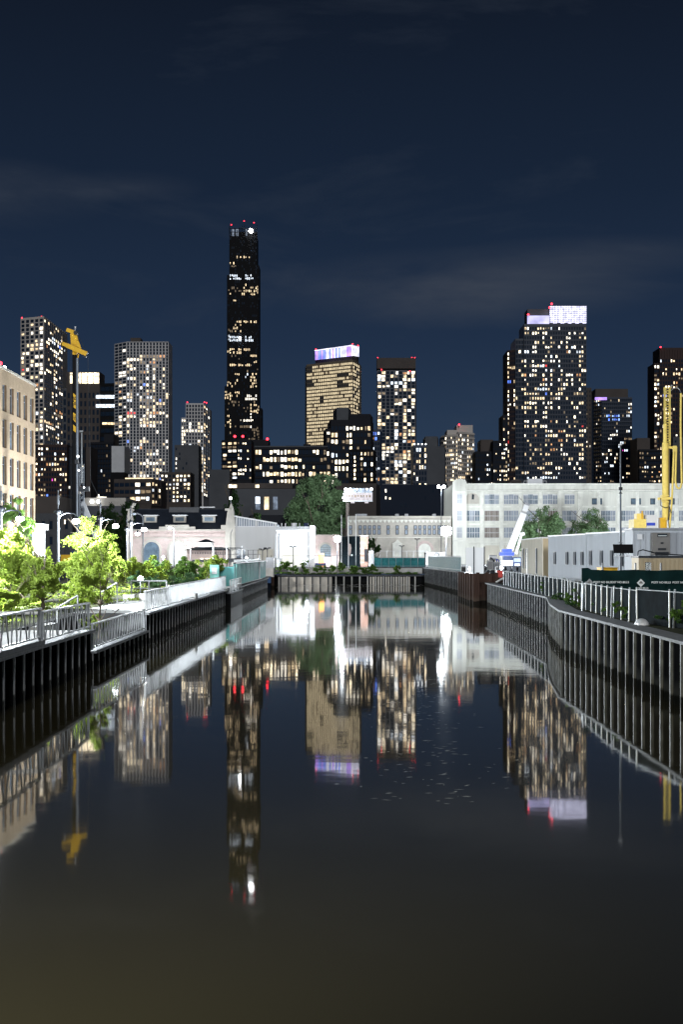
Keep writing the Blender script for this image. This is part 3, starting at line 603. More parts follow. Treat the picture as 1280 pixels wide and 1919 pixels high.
# T1 beige grid, far left
l1 = chooser(.42, PAL, .5, 1)
def lit1(c, r, px, py):
    if r == 0: return 'glass_dark'
    if py < 690 and c >= 2 and px < 82: return R.choice(('warmb', 'neutral', 'warm', 'glass_dark'))
    return l1(c, r, px, py)
T = block('tower', 'beige gridded tower behind the tan brick building, leftmost of the skyline', 'tower', [([(39, 1262), (82, 1250), (117, 1330)], 597, dict(faces=[
    dict(cols=5, pitch=3.15, wf=.62, hf=.66, lit=lit1, top=1.5, fin=.3, yb=960), dict(cols=10, pitch=3.15, wf=.6, hf=.62, lit=chooser(.3, PAL, .3, 2), top=1.5, fin=.3, yb=960)]))], 'c_beige')
for p in ((41, 596, 1262), (71, 595, 1258), (78, 594, 1252), (84, 598, 1260)): beacon(T, *p)
# T2 dark office with glowing crown
T = block('tower', 'dark office tower with a glowing fluted crown behind the left drilling rig', 'tower', [
    ([(125, 1150), (187, 1150)], 697, dict(wall='c_brown', faces=[dict(cols=8, pitch=6, wf=.5, hf=.6, lit=lambda *a: 'glass_dark', top=14, yb=900)])),
    ([(187, 1153), (216, 1150)], 719, dict(wall='c_black', faces=[dict(cols=3, pitch=6, wf=.9, hf=.5, lit=lambda *a: 'glass_dark', yb=900)])),
    ([(118, 1155), (125, 1155)], 728, dict(wall='c_grey', faces=[dict(cols=1, pitch=6, wf=.6, hf=.7, lit=lambda *a: 'glass_dark')]))], 'c_brown')
for i, x0 in enumerate((131.5, 147, 154, 165, 176)): part_box(T, 'crown_panel', 1150, x0, x0 + (5 if i == 0 else 5 if i == 1 else 9.6), 699, 719, 'warmb', .4, -.5)
for y0, y1, x0, x1, mm in ((741, 747, 180, 215, 'cool'), (758, 764, 180, 215, 'cool'), (792, 796, 192, 215, 'warm'), (830, 834, 174, 183, 'dimcool')): part_box(T, 'light_strip', 1150, x0, x1, y0, y1, mm, 1, -.7)
# T3 light grid tower
l3 = chooser(.38, PAL + [('blue', .25)], .42, 5)
def lit3(c, r, px, py): return 'glass_dark' if r < 4 or (26 < r < 31 and R.random() < .8) else l3(c, r, px, py)
T = block('tower', 'pale gridded slab tower with a rooftop box, second from left', 'tower', [([(215, 1112), (237, 1100), (316, 1100)], 645, dict(faces=[
    dict(cols=3, pitch=2.16, wf=.75, hf=.62, lit=chooser(.35, PAL, .5, 6), every=5, fin=.25, finw=.10, top=.4, yb=950), dict(cols=13, pitch=2.16, wf=.56, hf=.8, lit=lit3, every=5, slab=.5, fin=.5, finw=.26, top=.4, yb=955)]))], 'c_light')
part_box(T, 'rooftop_box', 1112, 243, 262, 632, 645, 'c_brown', 12, 4)
# T4 white grid
l4 = chooser(.42, PAL, .3, 8)
T = block('tower', 'slim white gridded tower with red roof lights, left of the tallest tower', 'tower', [
    ([(348, 1500), (381, 1500), (393, 1560)], 756, dict(faces=[dict(cols=6, pitch=3.3, wf=.62, hf=.72, lit=lambda c, r, px, py: (R.choice(('warmb', 'neutral', 'warm')) if 806 < py < 812 or (794 < py < 802 and R.random() < .5) else 'glass_dark' if py < 822 else l4(c, r, px, py)), yb=930, fin=.5),
                                                        dict(cols=3, pitch=3.3, wf=.5, hf=.6, lit=chooser(.35, PAL, .2, 9), yb=930)])),
    ([(340, 1504), (348, 1504)], 783, dict(faces=[dict(cols=2, pitch=3.3, wf=.6, hf=.7, lit=chooser(.7, [('warmb', 3), ('neutral', 3)], .3, 10), yb=930)]))], 'c_light')
for p in ((351, 754, 1500), (383, 754, 1500), (387, 755, 1505)): beacon(T, *p)
# T5 tallest tower
D5 = 1560
rows5 = [(481, 485, 442, 468, 'warm', .85), (489, 494, 430, 442, 'warm', .8), (498, 501, 434, 447, 'dim', .7), (515, 519, 430, 450, 'cool', .9), (521, 527, 430, 451, 'cool', .95), (515, 527, 458, 476, 'cool', .95), (529, 533, 447, 453, 'warm', .9), (529, 535, 458, 466, 'warm', .9),
         (536, 552, 453, 483, 'warm', .62), (540, 546, 427, 453, 'dim', .7), (550, 552, 427, 433, 'warm', .8), (561, 566, 436, 442, 'warm', .9), (599, 606, 443, 480, 'warm', .88), (607, 622, 438, 455, 'warm', .5), (618, 622, 427, 455, 'dim', .9),
         (627, 641, 428, 451, 'cool', .85), (627, 641, 458, 476, 'cool', .85), (655, 662, 426, 452, 'warm', .8), (655, 661, 455, 468, 'warm', .9), (665, 670, 430, 446, 'dim', .5), (664, 672, 469, 481, 'warm', .6), (675, 682, 476, 480, 'warm', .9), (683, 690, 431, 468, 'warm', .72),
         (699, 704, 440, 449, 'warm', .8), (698, 712, 458, 466, 'cool', .6), (700, 728, 469, 480, 'warm', .75), (708, 726, 425, 437, 'warm', .6), (712, 724, 439, 449, 'warm', .45), (733, 748, 421, 437, 'warm', .8), (733, 744, 440, 449, 'warm', .8), (740, 752, 459, 480, 'neutral', .6),
         (757, 776, 469, 486, 'warm', .7), (752, 762, 425, 450, 'dim', .3), (779, 800, 426, 432, 'warm', .5), (765, 775, 456, 468, 'dim', .4), (783, 792, 450, 468, 'neutral', .8), (796, 803, 450, 468, 'dim', .7), (776, 800, 469, 476, 'neutral', .6), (800, 835, 470, 486, 'dim', .4)]
def lit5(c, r, px, py):
    for a, b_, c_, d, m_, p in rows5:
        if a <= py <= b_ and c_ <= px <= d: return m_ if R.random() < p else None
    if py > 640 and R.random() < .03: return 'dim'
    return None if R.random() < .8 else 'glass_dark'
T = block('tower', 'tallest tower, slender and black with stepped sides and a bright white light on top', 'tower', [
    ([(430, D5), (481.5, D5)], 443, dict(faces=[dict(cols=16, pitch=3.0, wf=.78, hf=.74, lit=lit5, fin=.35, finw=.5, slab=0, yb=900, top=1)])),
    ([(425.5, D5 + 3), (430, D5 + 3)], 516, dict(faces=[dict(cols=2, pitch=3.0, wf=.6, hf=.7, lit=lit5, fin=.5, slab=0, yb=900)])),
    ([(481.5, D5 + 2), (485.5, D5 + 2)], 498, dict(faces=[dict(cols=2, pitch=3.0, wf=.6, hf=.7, lit=lit5, fin=.5, slab=0, yb=900)])),
    ([(421, D5 + 6), (425.5, D5 + 6)], 724, dict(faces=[dict(cols=2, pitch=3.0, wf=.6, hf=.7, lit=lit5, fin=.5, slab=0, yb=900)])),
    ([(485.5, D5 + 5), (490.5, D5 + 5)], 765, dict(faces=[dict(cols=2, pitch=3.0, wf=.6, hf=.7, lit=lit5, fin=.5, slab=0, yb=900)]))], 'c_black', depth=26)
b = MB()
for i in range(12):
    xx = X(430 + i * 4.65, D5); b.box(xx - .3, xx + .3, D5, D5 + .8, Z(443, D5), Z((424, 430, 428, 432, 427, 424, 422, 430, 429, 426, 428, 422)[i], D5))
for yy in (430, 436): b.box(X(430, D5), X(481, D5), D5 + .2, D5 + .6, Z(yy, D5), Z(yy, D5) + .6)
b.box(X(430, D5), X(481, D5), D5 + 14, D5 + 15, Z(443, D5), Z(430, D5)); b.build('crown', 'c_black', T)
for a, c_ in ((433, 439), (441, 446), (460, 463)): part_box(T, 'crown_light', D5, a, c_, 427, 441, 'dimcool', 1, 6)
b = MB().ball((X(470.5, D5), D5 - 1.5, Z(434, D5)), 2.1, 10, 8); b.build('crown_light', 'lamp_white', T)
MB().ball((X(450, D5), D5 - 1.5, Z(634.5, D5)), 1.1, 8, 6).build('crown_light', 'lamp_white', T)
for p in ((433.5, 422, D5), (457.5, 415, D5), (476, 418, D5)): beacon(T, *p)
# podium blocks near it
mpal = [('warmb', 4), ('neutral', 3), ('warm', 4), ('cool', 1), ('dim', 2.5), ('blue', .04)]
T = block('apartment_building', 'dark block with balconies and red roof beacons at the foot of the tallest tower', 'building', [
    ([(416, 905), (445, 900), (471, 900)], 825, dict(wall='c_dark', faces=[dict(cols=3, pitch=2.15, wf=.8, hf=.55, lit=chooser(.6, mpal, .5, 12), yb=905, slab=1.0), dict(cols=6, pitch=2.15, wf=.6, hf=.6, lit=chooser(.4, mpal, .5, 13), yb=905)])),
    ([(471, 925), (503, 925)], 824, dict(wall='c_dark'))], 'c_dark')
for p in ((440, 818, 910), (455, 818, 910), (501, 823, 925)): beacon(T, *p, r=.75)
T = block('apartment_building', 'long low apartment block with many warm lit flats below the bright office tower', 'building', [
    ([(478, 880), (612.5, 880)], 837.5, dict(faces=[dict(cols=20, pitch=4.0, wf=.78, hf=.6, lit=chooser(.55, mpal, .5, 15), yb=912, slab=.6, fin=.2)]))], 'c_dark')
part_box(T, 'roof_slab', 880, 477, 614, 836, 838.5, 'c_grey', 20, -.9)
part_box(T, 'rooftop_box', 880, 568, 582, 831, 837, 'c_dark', 6, 6); part_box(T, 'rooftop_box', 880, 535, 562, 834, 837, 'c_dark', 6, 6)
# T6 bright office
def lit6(c, r, px, py):
    if px < 590 and (py < 702 and px < 587 or 715 < py < 724): return 'glass_dark'
    if 630 < px < 652 and (700 < py < 705 or 716 < py < 726): return 'glass_dark'
    if 599 < px < 606 and 742 < py < 755: return 'glass_dark'
    return 'office' if R.random() < .95 else 'dim'
T = block('tower', 'office tower almost fully lit in warm rows under a violet glowing crown', 'tower', [([(575, 1385), (661, 1350), (673.5, 1378)], 683.5, dict(faces=[
    dict(cols=24, pitch=3.0, wf=.52, hf=.62, lit=lit6, yb=850, fin=.3, top=1.5), dict(cols=4, pitch=3.0, wf=.5, hf=.6, lit=lambda c, r, px, py: 'glass_dark' if R.random() < .4 else 'office', yb=850, fin=.3, top=1.5)]))], 'c_gold')
for i in range(24):
    xa = 590.5 + i * 2.95; Dq = 1379 - (xa - 590) * .4; mm = R.choice(('led_violet', 'led_white', 'led_white', 'led_blue'))
    if mm not in MT: glowmat(mm, {'led_violet': (.50, .30, 1), 'led_white': (.80, .80, 1), 'led_blue': (.22, .30, 1)}[mm], 1.5, .7, 1.5, .2)
    MB().box(X(xa, Dq), X(xa + 2.5, Dq), Dq - .3, Dq + .3, Z(675 - i * .33, Dq), Z(658.5 - i * .42, Dq)).build('crown_panel', mm, T)
for i in range(4):
    Dq = 1355 + i * 6; mm = 'led_white'; xa = 661.2 + i * 3.1; MB().box(X(xa, Dq), X(xa + 2.5, Dq), Dq - .3, Dq + .3, Z(667 + i * .6, Dq), Z(648 + i * .6, Dq)).build('crown_panel', mm, T)
b = MB().prism([(X(591, 1384), 1384), (X(660, 1356), 1356), (X(672, 1382), 1382), (X(672, 1400), 1400), (X(591, 1400), 1400)], Z(683, 1380), Z(652, 1355) - 2); b.build('penthouse', 'c_brown', T)
b = MB().beam((X(590, 1378), 1378, Z(657.5, 1378)), (X(661, 1350), 1350, Z(647.5, 1350)), .6, .7); b.build('crown_rim', 'led_white', T)
for p in ((592, 655, 1378), (661, 645, 1350), (671, 648, 1372)): beacon(T, *p)
# T6 front dark blocks
T = block('apartment_building', 'dark stepped apartment block standing in front of the bright office tower', 'building', [
    ([(620, 930), (695, 930)], 787, dict(faces=[dict(cols=11, pitch=3.9, wf=.66, hf=.62, lit=chooser(.4, mpal, .35, 17), yb=915, fin=.2, slab=.15, top=3)])),
    ([(611, 933), (620, 933)], 803, dict(faces=[dict(cols=1, pitch=3.9, wf=.6, hf=.6, lit=chooser(.3, mpal, .3, 18))])),
    ([(655, 940), (694, 940)], 776, dict(faces=[dict(cols=9, pitch=3.0, wf=.6, hf=.5, lit=chooser(.7, [('orange', 1), ('warm', 2), ('dim', 2)], .2, 19), yb=785)])),
    ([(631, 945), (653, 945)], 764, dict(wall='c_grey'))], 'c_dark')
T = block('apartment_building', 'lower dark wing with a bright column of windows above the lit billboard', 'building', [
    ([(655, 800), (668, 800), (700, 800)], 842, dict(faces=[dict(cols=2, pitch=2.1, wf=.6, hf=.7, lit=lambda c, r, px, py: ('warmb' if c == 1 and py > 852 else 'glass_dark'), yb=905), dict(cols=5, pitch=2.6, wf=.6, hf=.7, lit=chooser(.35, mpal, .2, 21), yb=912)]))], 'c_black')
T = block('apartment_building', 'blue-black block with blue and white lights between the office tower and the glass tower', 'building', [
    ([(697, 1010), (712, 1010)], 805, dict(faces=[dict(cols=3, pitch=3.2, wf=.7, hf=.6, lit=chooser(.35, [('cool', 3), ('blue', 1), ('orange', 1)], .2, 22), yb=905)]))], 'c_bluegrey')
# T7
T = block('tower', 'dark glass tower with plain brown top and red corner lights right of the office tower', 'tower', [([(707, 1450), (778.5, 1450)], 694.5, dict(faces=[
    dict(cols=9, pitch=3.1, wf=.84, hf=.8, lit=chooser(.42, [('warm', 4), ('warmb', 3), ('neutral', 3), ('cool', .8), ('dim', 2), ('orange', .4)], .3, 24), yb=910, fin=.5, finw=.2, every=2, top=.6, slab=.3)]))], 'c_grid')
part_box(T, 'roof_cap', 1450, 706.5, 779, 671, 691, 'c_brown', 22, -.4); part_box(T, 'light_gap', 1450, 709, 776, 691, 694.5, 'c_black', 20, 1)
for p in ((708, 671, 1450), (772, 671, 1451), (777.5, 671, 1450), (715, 693, 1449), (768, 696, 1449)): beacon(T, *p)
# blocks right of T7
T = block('apartment_building', 'dark block with a blank grey-brown side wall right of the glass tower', 'building', [
    ([(774, 800), (800, 800)], 834, dict(wall='c_bluegrey', faces=[dict(cols=5, pitch=2.9, wf=.6, hf=.6, lit=chooser(.32, mpal, .2, 26), yb=935)])),
    ([(800, 803), (834, 806)], 836, dict(wall='c_grey')), ([(797, 812), (820, 812)], 818, dict(wall='c_grey'))], 'c_bluegrey')
for px in (777, 784, 791, 798): MB().ball((X(px, 799), 799, Z(832.5, 799)), .35, 6, 4).build('roof_light', 'lamp_small', T)
T = block('apartment_building', 'beige apartment tower with stacked balconies above the warehouse corner', 'building', [
    ([(828, 1010), (838, 1000), (858, 995)], 817, dict(faces=[dict(cols=3, pitch=2.6, wf=.6, hf=.5, lit=chooser(.4, mpal, .3, 28), yb=905, slab=.9), dict(cols=6, pitch=2.6, wf=.5, hf=.5, lit=chooser(.42, mpal, .3, 29), yb=905, slab=.5)])),
    ([(858, 995), (888, 1005)], 809, dict(faces=[dict(cols=9, pitch=2.6, wf=.5, hf=.5, lit=chooser(.45, mpal, .3, 30), yb=905, slab=.8)])),
    ([(838, 1004), (856, 1004)], 806, dict()), ([(856, 1008), (886, 1008)], 797, dict())], 'c_beige')
beacon(T, 860.5, 796, 1005)
T = block('apartment_building', 'low dark block with a few lights left of the big stepped tower', 'building', [
    ([(891, 950), (924, 950)], 846, dict(faces=[dict(cols=8, pitch=2.8, wf=.6, hf=.5, lit=chooser(.18, [('cool', 1), ('dim', 2), ('neutral', 1)], .2, 32), yb=912)])),
    ([(901, 960), (924, 960)], 824, dict(wall='c_brown')),
    ([(924, 945), (951, 945)], 826, dict(faces=[dict(cols=7, pitch=2.6, wf=.5, hf=.5, lit=chooser(.45, mpal, .3, 33), yb=912)])), ([(942, 952), (952, 952)], 778, dict(faces=[dict(cols=2, pitch=3, wf=.5, hf=.5, lit=chooser(.5, mpal, .3, 34))]))], 'c_dark')
# T8
p8 = [('warm', 4), ('warmb', 2.5), ('neutral', 3), ('cool', .9), ('dim', 2.2), ('orange', .3), ('blue', .06), ('redlit', .06)]
T = block('tower', 'big dark stepped tower with a blazing lavender-white crown, right of centre', 'tower', [
    ([(982, 1050), (1099, 1050)], 607.5, dict(faces=[dict(cols=24, pitch=3.05, wf=.6, hf=.55, lit=chooser(.33, p8, .38, 36), yb=905, fin=.12, slab=.45, top=1.5)])),
    ([(966, 1052), (982, 1052)], 635, dict(faces=[dict(cols=3, pitch=3.05, wf=.74, hf=.6, lit=chooser(.3, p8, .4, 37), yb=905, fin=.12, slab=.45)])),
    ([(951, 1057), (966, 1054)], 657, dict(wall='c_reddark', faces=[dict(cols=4, pitch=3.05, wf=.55, hf=.6, lit=chooser(.36, p8, .3, 38), yb=905)]))], 'c_bluegrey', depth=30)
glowmat('lav', (.60, .58, 1), 1.2, .7, 1.3, .16)
part_box(T, 'crown_panel', 1050, 989, 1030, 591.5, 606.5, 'lav', 1.5, 1.0)
glowmat('lavb', (.74, .74, 1), 1.9, .6, 1.4, .42)
for i in range(10): part_box(T, 'crown_panel', 1050, 1030.5 + i * 6.9, 1037 + i * 6.9, 574, 604.5 + (i % 2) * 1.4, 'lavb', 1.5, .2)
part_box(T, 'penthouse', 1050, 990, 1098, 578, 607, 'c_grey', 18, 4)
b = MB()
for i in range(24): b.tube((X(1030 + i * 2.95, 1050), 1049.6, Z(606, 1050)), (X(1030 + i * 2.95, 1050), 1049.6, Z(573.5, 1050)), .14, n=4)
for j in range(9): b.tube((X(1030, 1050), 1049.4, Z(574 + j * 3.6, 1050)), (X(1099, 1050), 1049.4, Z(574 + j * 3.6, 1050)), .12, n=4)
b.build('crown_lattice', 'c_grey', T)
MB().tube((X(1034, 1050), 1052, Z(580, 1050)), (X(1034, 1050), 1052, Z(565, 1050)), .3, .1).build('antenna', 'c_grey', T)
for p in ((990, 590, 1050), (1030, 577, 1050), (1034, 570, 1051)): beacon(T, *p, r=.7)
T = block('tower', 'narrow plain brown slab just behind the right edge of the big stepped tower', 'tower', [([(1097, 1090), (1108.5, 1090)], 727, dict(wall='c_brown', faces=[dict(cols=2, pitch=3.1, wf=.3, hf=.4, lit=chooser(.1, PAL, .1, 40), yb=905)]))], 'c_brown')
# T9
T = block('tower', 'dark balconied tower with a patch of vivid blue windows near its top', 'tower', [
    ([(1113, 1260), (1128, 1250), (1184.5, 1250)], 747, dict(faces=[dict(cols=4, pitch=3.0, wf=.6, hf=.5, lit=chooser(.4, [('warm', 1), ('dim', 3), ('cool', 1), ('neutral', 1)], .2, 42), yb=910, slab=1.2),
        dict(cols=15, pitch=3.0, wf=.6, hf=.55, lit=lambda c, r, px, py: (R.choice(('blue', 'bluew', 'bluew', 'blue')) if 1134 < px < 1163 and 775 < py < 791 and R.random() < .85 else l9(c, r, px, py)), yb=910, slab=.8, fin=.2)])),
    ([(1116, 1262), (1177, 1262)], 729, dict(wall='c_brown'))], 'c_bluegrey') if glowmat('bluew', (.3, .5, 1), 2.2) and globals().update(l9=chooser(.22, [('warm', 1), ('dim', 4), ('cool', 2), ('neutral', 2), ('orange', .4), ('magenta', .15)], .3, 43)) is None else None
part_box(T, 'violet_light', 1250, 1115, 1137, 745, 750, 'led_violet', 1, -1.0)
T = block('apartment_building', 'low balconied block with a plain pinkish stair tower between two dark towers at right', 'building', [
    ([(1194, 1000), (1218, 1000)], 821, dict(wall='c_brown')), ([(1198, 995), (1238, 995)], 842, dict(wall='c_dark', faces=[dict(cols=9, pitch=2.9, wf=.6, hf=.45, lit=chooser(.35, [('dim', 3), ('warm', 2), ('orange', 1), ('cool', 1)], .4, 45), yb=912, slab=1.0, fin=0)]))], 'c_brown')
T = block('tower', 'tall dark tower cut by the right edge of the frame behind the yellow rig', 'tower', [
    ([(1226, 1100), (1236, 1100)], 681, dict(faces=[dict(cols=2, pitch=3.0, wf=.8, hf=.6, lit=chooser(.55, PAL, .3, 47), yb=905, slab=.8)])),
    ([(1236, 1098), (1300, 1098)], 652, dict(faces=[dict(cols=13, pitch=3.0, wf=.55, hf=.6, lit=chooser(.36, PAL, .3, 48), yb=905, top=7.5, fin=.6)]))], 'c_reddark')
beacon(T, 1238, 651, 1097)
T = block('apartment_building', 'plain grey block seen between the yellow hoses at the right edge', 'building', [([(1261, 900), (1300, 900)], 819, dict(wall='c_grey', faces=[dict(cols=4, pitch=3.0, wf=.3, hf=.4, lit=lambda *a: 'glass_dark')]))], 'c_grey')
# left lower blocks
T = block('apartment_building', 'dark red block with scattered lit flats between the tan brick building and the drilling rig', 'building', [([(66, 900), (126, 900)], 833, dict(faces=[dict(cols=12, pitch=2.9, wf=.6, hf=.5, lit=chooser(.34, PAL + [('orange', 1), ('magenta', .1)], .3, 50), yb=945, slab=.5)])),
    ([(126, 905), (160, 905)], 838, dict(wall='c_dark', faces=[dict(cols=5, pitch=2.9, wf=.6, hf=.5, lit=chooser(.25, PAL, .3, 51), yb=945)]))], 'c_reddark')
T = block('construction_tower', 'dark tower under scaffolding between the rig and the pale gridded tower', 'tower', [([(168, 1005), (213, 1000)], 829, dict(faces=[dict(cols=9, pitch=3.1, wf=.5, hf=.5, lit=chooser(.14, [('dim', 3), ('cool', 1), ('neutral', 1)], .2, 53), yb=945, slab=.9, fin=.6)])), ([(195, 1012), (213, 1012)], 814, dict())], 'c_dark')
T = block('blank_building', 'blank pale grey wall in front of the pale gridded tower', 'building', [([(209, 850), (233, 850)], 836, dict(wall='c_white', faces=[]))], 'c_white', zb=Z(885, 850)); part_box(T, 'lower_block', 850, 207, 232, 885, 945, 'c_black', 18, .2)
T = block('apartment_building', 'low beige block with horizontal window bands below the pale gridded tower', 'building', [([(214, 705), (283, 700), (301, 712)], 898, dict(faces=[dict(cols=7, pitch=3.1, wf=.85, hf=.5, lit=chooser(.33, mpal, .3, 55), yb=948), dict(cols=3, pitch=2.6, wf=.5, hf=.5, lit=chooser(.6, mpal, .3, 56), yb=948)]))], 'c_brown')
MB().box(X(233, 705), X(285, 705), 708, 708.5, Z(899, 705), Z(895, 705)).build('roof_light', 'warm', T)
T = block('apartment_building', 'beige block with small square windows left of the slim white tower', 'building', [([(301, 900), (357, 900)], 885, dict(faces=[dict(cols=8, pitch=2.3, wf=.55, hf=.55, lit=chooser(.45, [('warmb', 3), ('neutral', 3), ('warm', 2), ('cool', 1)], .2, 58), yb=945)]))], 'c_brown')
T = block('blank_building', 'plain dark grey block in front of the slim white tower', 'building', [([(327, 1000), (372, 1000)], 834, dict(wall='c_grey', faces=[dict(cols=7, pitch=3.0, wf=.4, hf=.5, lit=lambda c, r, px, py: ('neutral' if c == 0 and 855 < py < 885 else 'glass_dark' if R.random() < .1 else None), yb=905, fin=0, slab=0)]))], 'c_grey')
T = block('blank_building', 'plain dark block between the slim white tower and the tallest tower', 'building', [([(392, 850), (430, 850)], 880, dict(wall='c_grey'))], 'c_grey')
T = block('blank_building', 'pinkish brown column of a building right of the rig mast', 'building', [([(161, 880), (170, 880)], 838, dict(wall='c_brown'))], 'c_brown')
# mid blocks behind the low buildings
T = block('school_building', 'plain grey building with three tall lit windows left of the big tree', 'building', [([(440, 430), (560, 430)], 916, dict(wall='c_grey'))], 'c_grey', group='dim buildings just behind the canal end')
part_box(T, 'upper_storey', 430, 425, 548, 905, 915, 'c_brown', 16, 1.5)
for px, mm, y1 in ((483, 'cool', 944), (499.5, 'warm', 955), (516, 'dimcool', 955)): part_box(T, 'window', 430, px - 4, px + 4.3, 931, y1, mm, .3, -.1)
part_box(T, 'window', 430, 479, 487.3, 945, 955, 'dimcool', .3, -.1)
for px in (431, 439, 481): part_box(T, 'window', 430, px - 3, px + 4, 908, 913.5, 'warmb', .3, 1.3)
T = block('apartment_building', 'wide black block with few small lights behind the low arcaded building', 'building', [([(690, 600), (838, 600)], 908, dict(wall='c_navy', faces=[dict(cols=20, pitch=2.7, wf=.45, hf=.45, lit=(lambda f: lambda *a: (lambda v: v if v != 'glass_dark' or R.random() < .12 else None)(f(*a)))(chooser(.13, [('warmb', 2), ('neutral', 1), ('dim', 1)], .3, 60)), yb=965, fin=0, slab=0)]))], 'c_bluegrey', group='dim buildings just behind the canal end')
T = block('blank_building', 'dim brown building behind the lit billboard', 'building', [([(630, 560), (705, 560)], 906, dict(wall='c_brown'))], 'c_brown', group='dim buildings just behind the canal end')
T = block('row_house', 'dim grey house with one orange lit window behind the second lamp', 'house', [([(60, 330), (132, 330)], 962, dict(wall='c_grey', faces=[dict(cols=5, pitch=3.2, wf=.35, hf=.5, lit=lambda c, r, px, py: 'glass_dark', top=.8)])), ([(40, 345), (110, 345)], 930, dict(wall='c_brown'))], 'c_grey', group='dim buildings just behind the canal end')
part_box(T, 'window', 330, 117, 123, 974, 982, 'warmb', .3, -.3)
T = block('warehouse', 'low beige wall lit by two lamps behind the drilling rig', 'building', [([(158, 460), (236, 460)], 933, dict(wall='stone')), ([(118, 400), (240, 400)], 948, dict(wall='c_grey'))], 'c_grey', group='dim buildings just behind the canal end')
for px in (172, 184): MB().ball((X(px, 459), 459, Z(940, 459)), .55, 8, 6).build('wall_lamp', 'lamp_small', T)
MB().box(X(180, 460), X(198, 460), 461, 461.4, Z(933, 460), Z(930.5, 460)).build('roof_light', 'neutral', T)
T = block('shed', 'flat dark shed row behind the white wall by the finial', 'building', [([(395, 470), (470, 470)], 938, dict(wall='c_grey')), ([(470, 400), (560, 400)], 965, dict(wall='c_dark'))], 'c_grey', group='dim buildings just behind the canal end')
# ================================================================ TAN BRICK BUILDING (left edge)
xA, yA = X(66, 162), 162.0; xB, yB = X(-60, 133), 133.0
o = thing('brick_building', 'tan brick building with deep dark windows cut by the left edge', 'building', (xB, yB, LZ)); zt = 21.9
u = Vector((xA - xB, yA - yB, 0)); Lw = u.length; u.normalize(); nr = Vector((u.y, -u.x, 0)); ang = math.atan2(u.y, u.x)
M4 = Matrix.Translation((xB, yB, 0)) @ Matrix.Rotation(ang, 4, 'Z')
ncol = 9; zr = [(4.6, 7.2), (8.0, 10.6), (11.35, 14.0), (14.75, 17.4), (18.1, 20.6)]
pier = 1.55; step = Lw / ncol
b = MB(); b.T = M4; z0 = LZ
for zlo, zhi in zr:
    b.box(0, Lw, 0, .6, z0, zlo)
    for i in range(ncol + 1):
        xc = i * step - .2; b.box(max(0, xc - pier / 2 + .1), min(Lw, xc + pier / 2), 0, .6, zlo, zhi)
    z0 = zhi
b.box(0, Lw, 0, .6, z0, zt); b.box(.1, Lw - .05, .75, 15, LZ, zt - .1); b.T = None; b.build('wall', 'brick_tan', o)
b = MB(); b.T = M4; b.box(-.1, Lw + .12, -.12, .7, zt + .01, zt + .22); b.T = None; b.build('coping', 'stone', o)
for zlo, zhi in zr:
    for i in range(ncol):
        xa = i * step - .2 + pier / 2 + .02; xb_ = (i + 1) * step - .2 - pier / 2 + .08
        w = MB(); w.T = M4; w.box(xb_ - .02, xb_ + .012, -.002, .24, zlo, zhi); w.T = None; w.build('shaded_reveal', 'shaded_reveal', o)  # brown reveal, coloured darker to carry the shade inside the recess
        w = MB(); w.T = M4; w.box(xa, xb_, .24, .30, zlo, zhi); w.T = None; wo = w.build('window', R.choice(('glass_dark', 'glass_dark', 'glass_win')), o)
        w = MB(); w.T = M4
        for q in (xa, (xa + xb_) / 2 - .04, xb_ - .08): w.box(q, q + .06, .215, .238, zlo, zhi)
        for q in (zlo, zlo + (zhi - zlo) * .7, zhi - .08): w.box(xa + .065, xb_ - .055, .22, .236, q, q + .07)
        w.T = None; w.build('frame', 'frame_blue', wo)
b = MB(); b.T = M4
for i in range(22): b.box(i * .98 + .2, i * .98 + .26, 2.2, 2.26, zt + .2, zt + 1.5)
b.box(.2, 21.5, 2.2, 2.26, zt + 1.5, zt + 1.58); b.T = None; b.build('roof_rail', 'grey_metal', o)
b = MB(); b.T = M4; b.box(.2, 21.5, 2.28, 2.31, zt + .3, zt + 1.45); b.T = None; b.build('roof_glass', 'glass_win', o)
b = MB(); b.T = M4; b.box(4, 15, 6, 12, zt, zt + 2.6); b.T = None; b.build('penthouse', 'c_grey', o)
MB().ball((X(1, 150), 150, Z(681, 150)), .18, 6, 4).build('roof_light', 'beacon', o); MB().ball((X(8, 150), 150, Z(690, 150)), .2, 6, 4).build('roof_light', 'lamp_warm', o)
o = thing('entrance_pavilion', 'white glowing glazed corner pavilion at the foot of the tan brick building', 'pavilion', (X(67, 158), 158, LZ)); b = MB()
b.box(X(40, 158), X(77, 158), 158, 162, 7.4, 8.0); b.build('canopy', 'white_paint', o)
for px in (60, 68, 76): MB().box(X(px, 158), X(px, 158) + .35, 158.2, 158.6, LZ, 7.4).build('column', 'white_paint', o)
MB().box(X(40, 158.5), X(60, 158.5), 159, 159.2, LZ, 7.4).build('glazing', 'glass_win', o)
lamp('pavilion_light', (X(70, 157), 156.0, 6.5), 1500, parent=o)
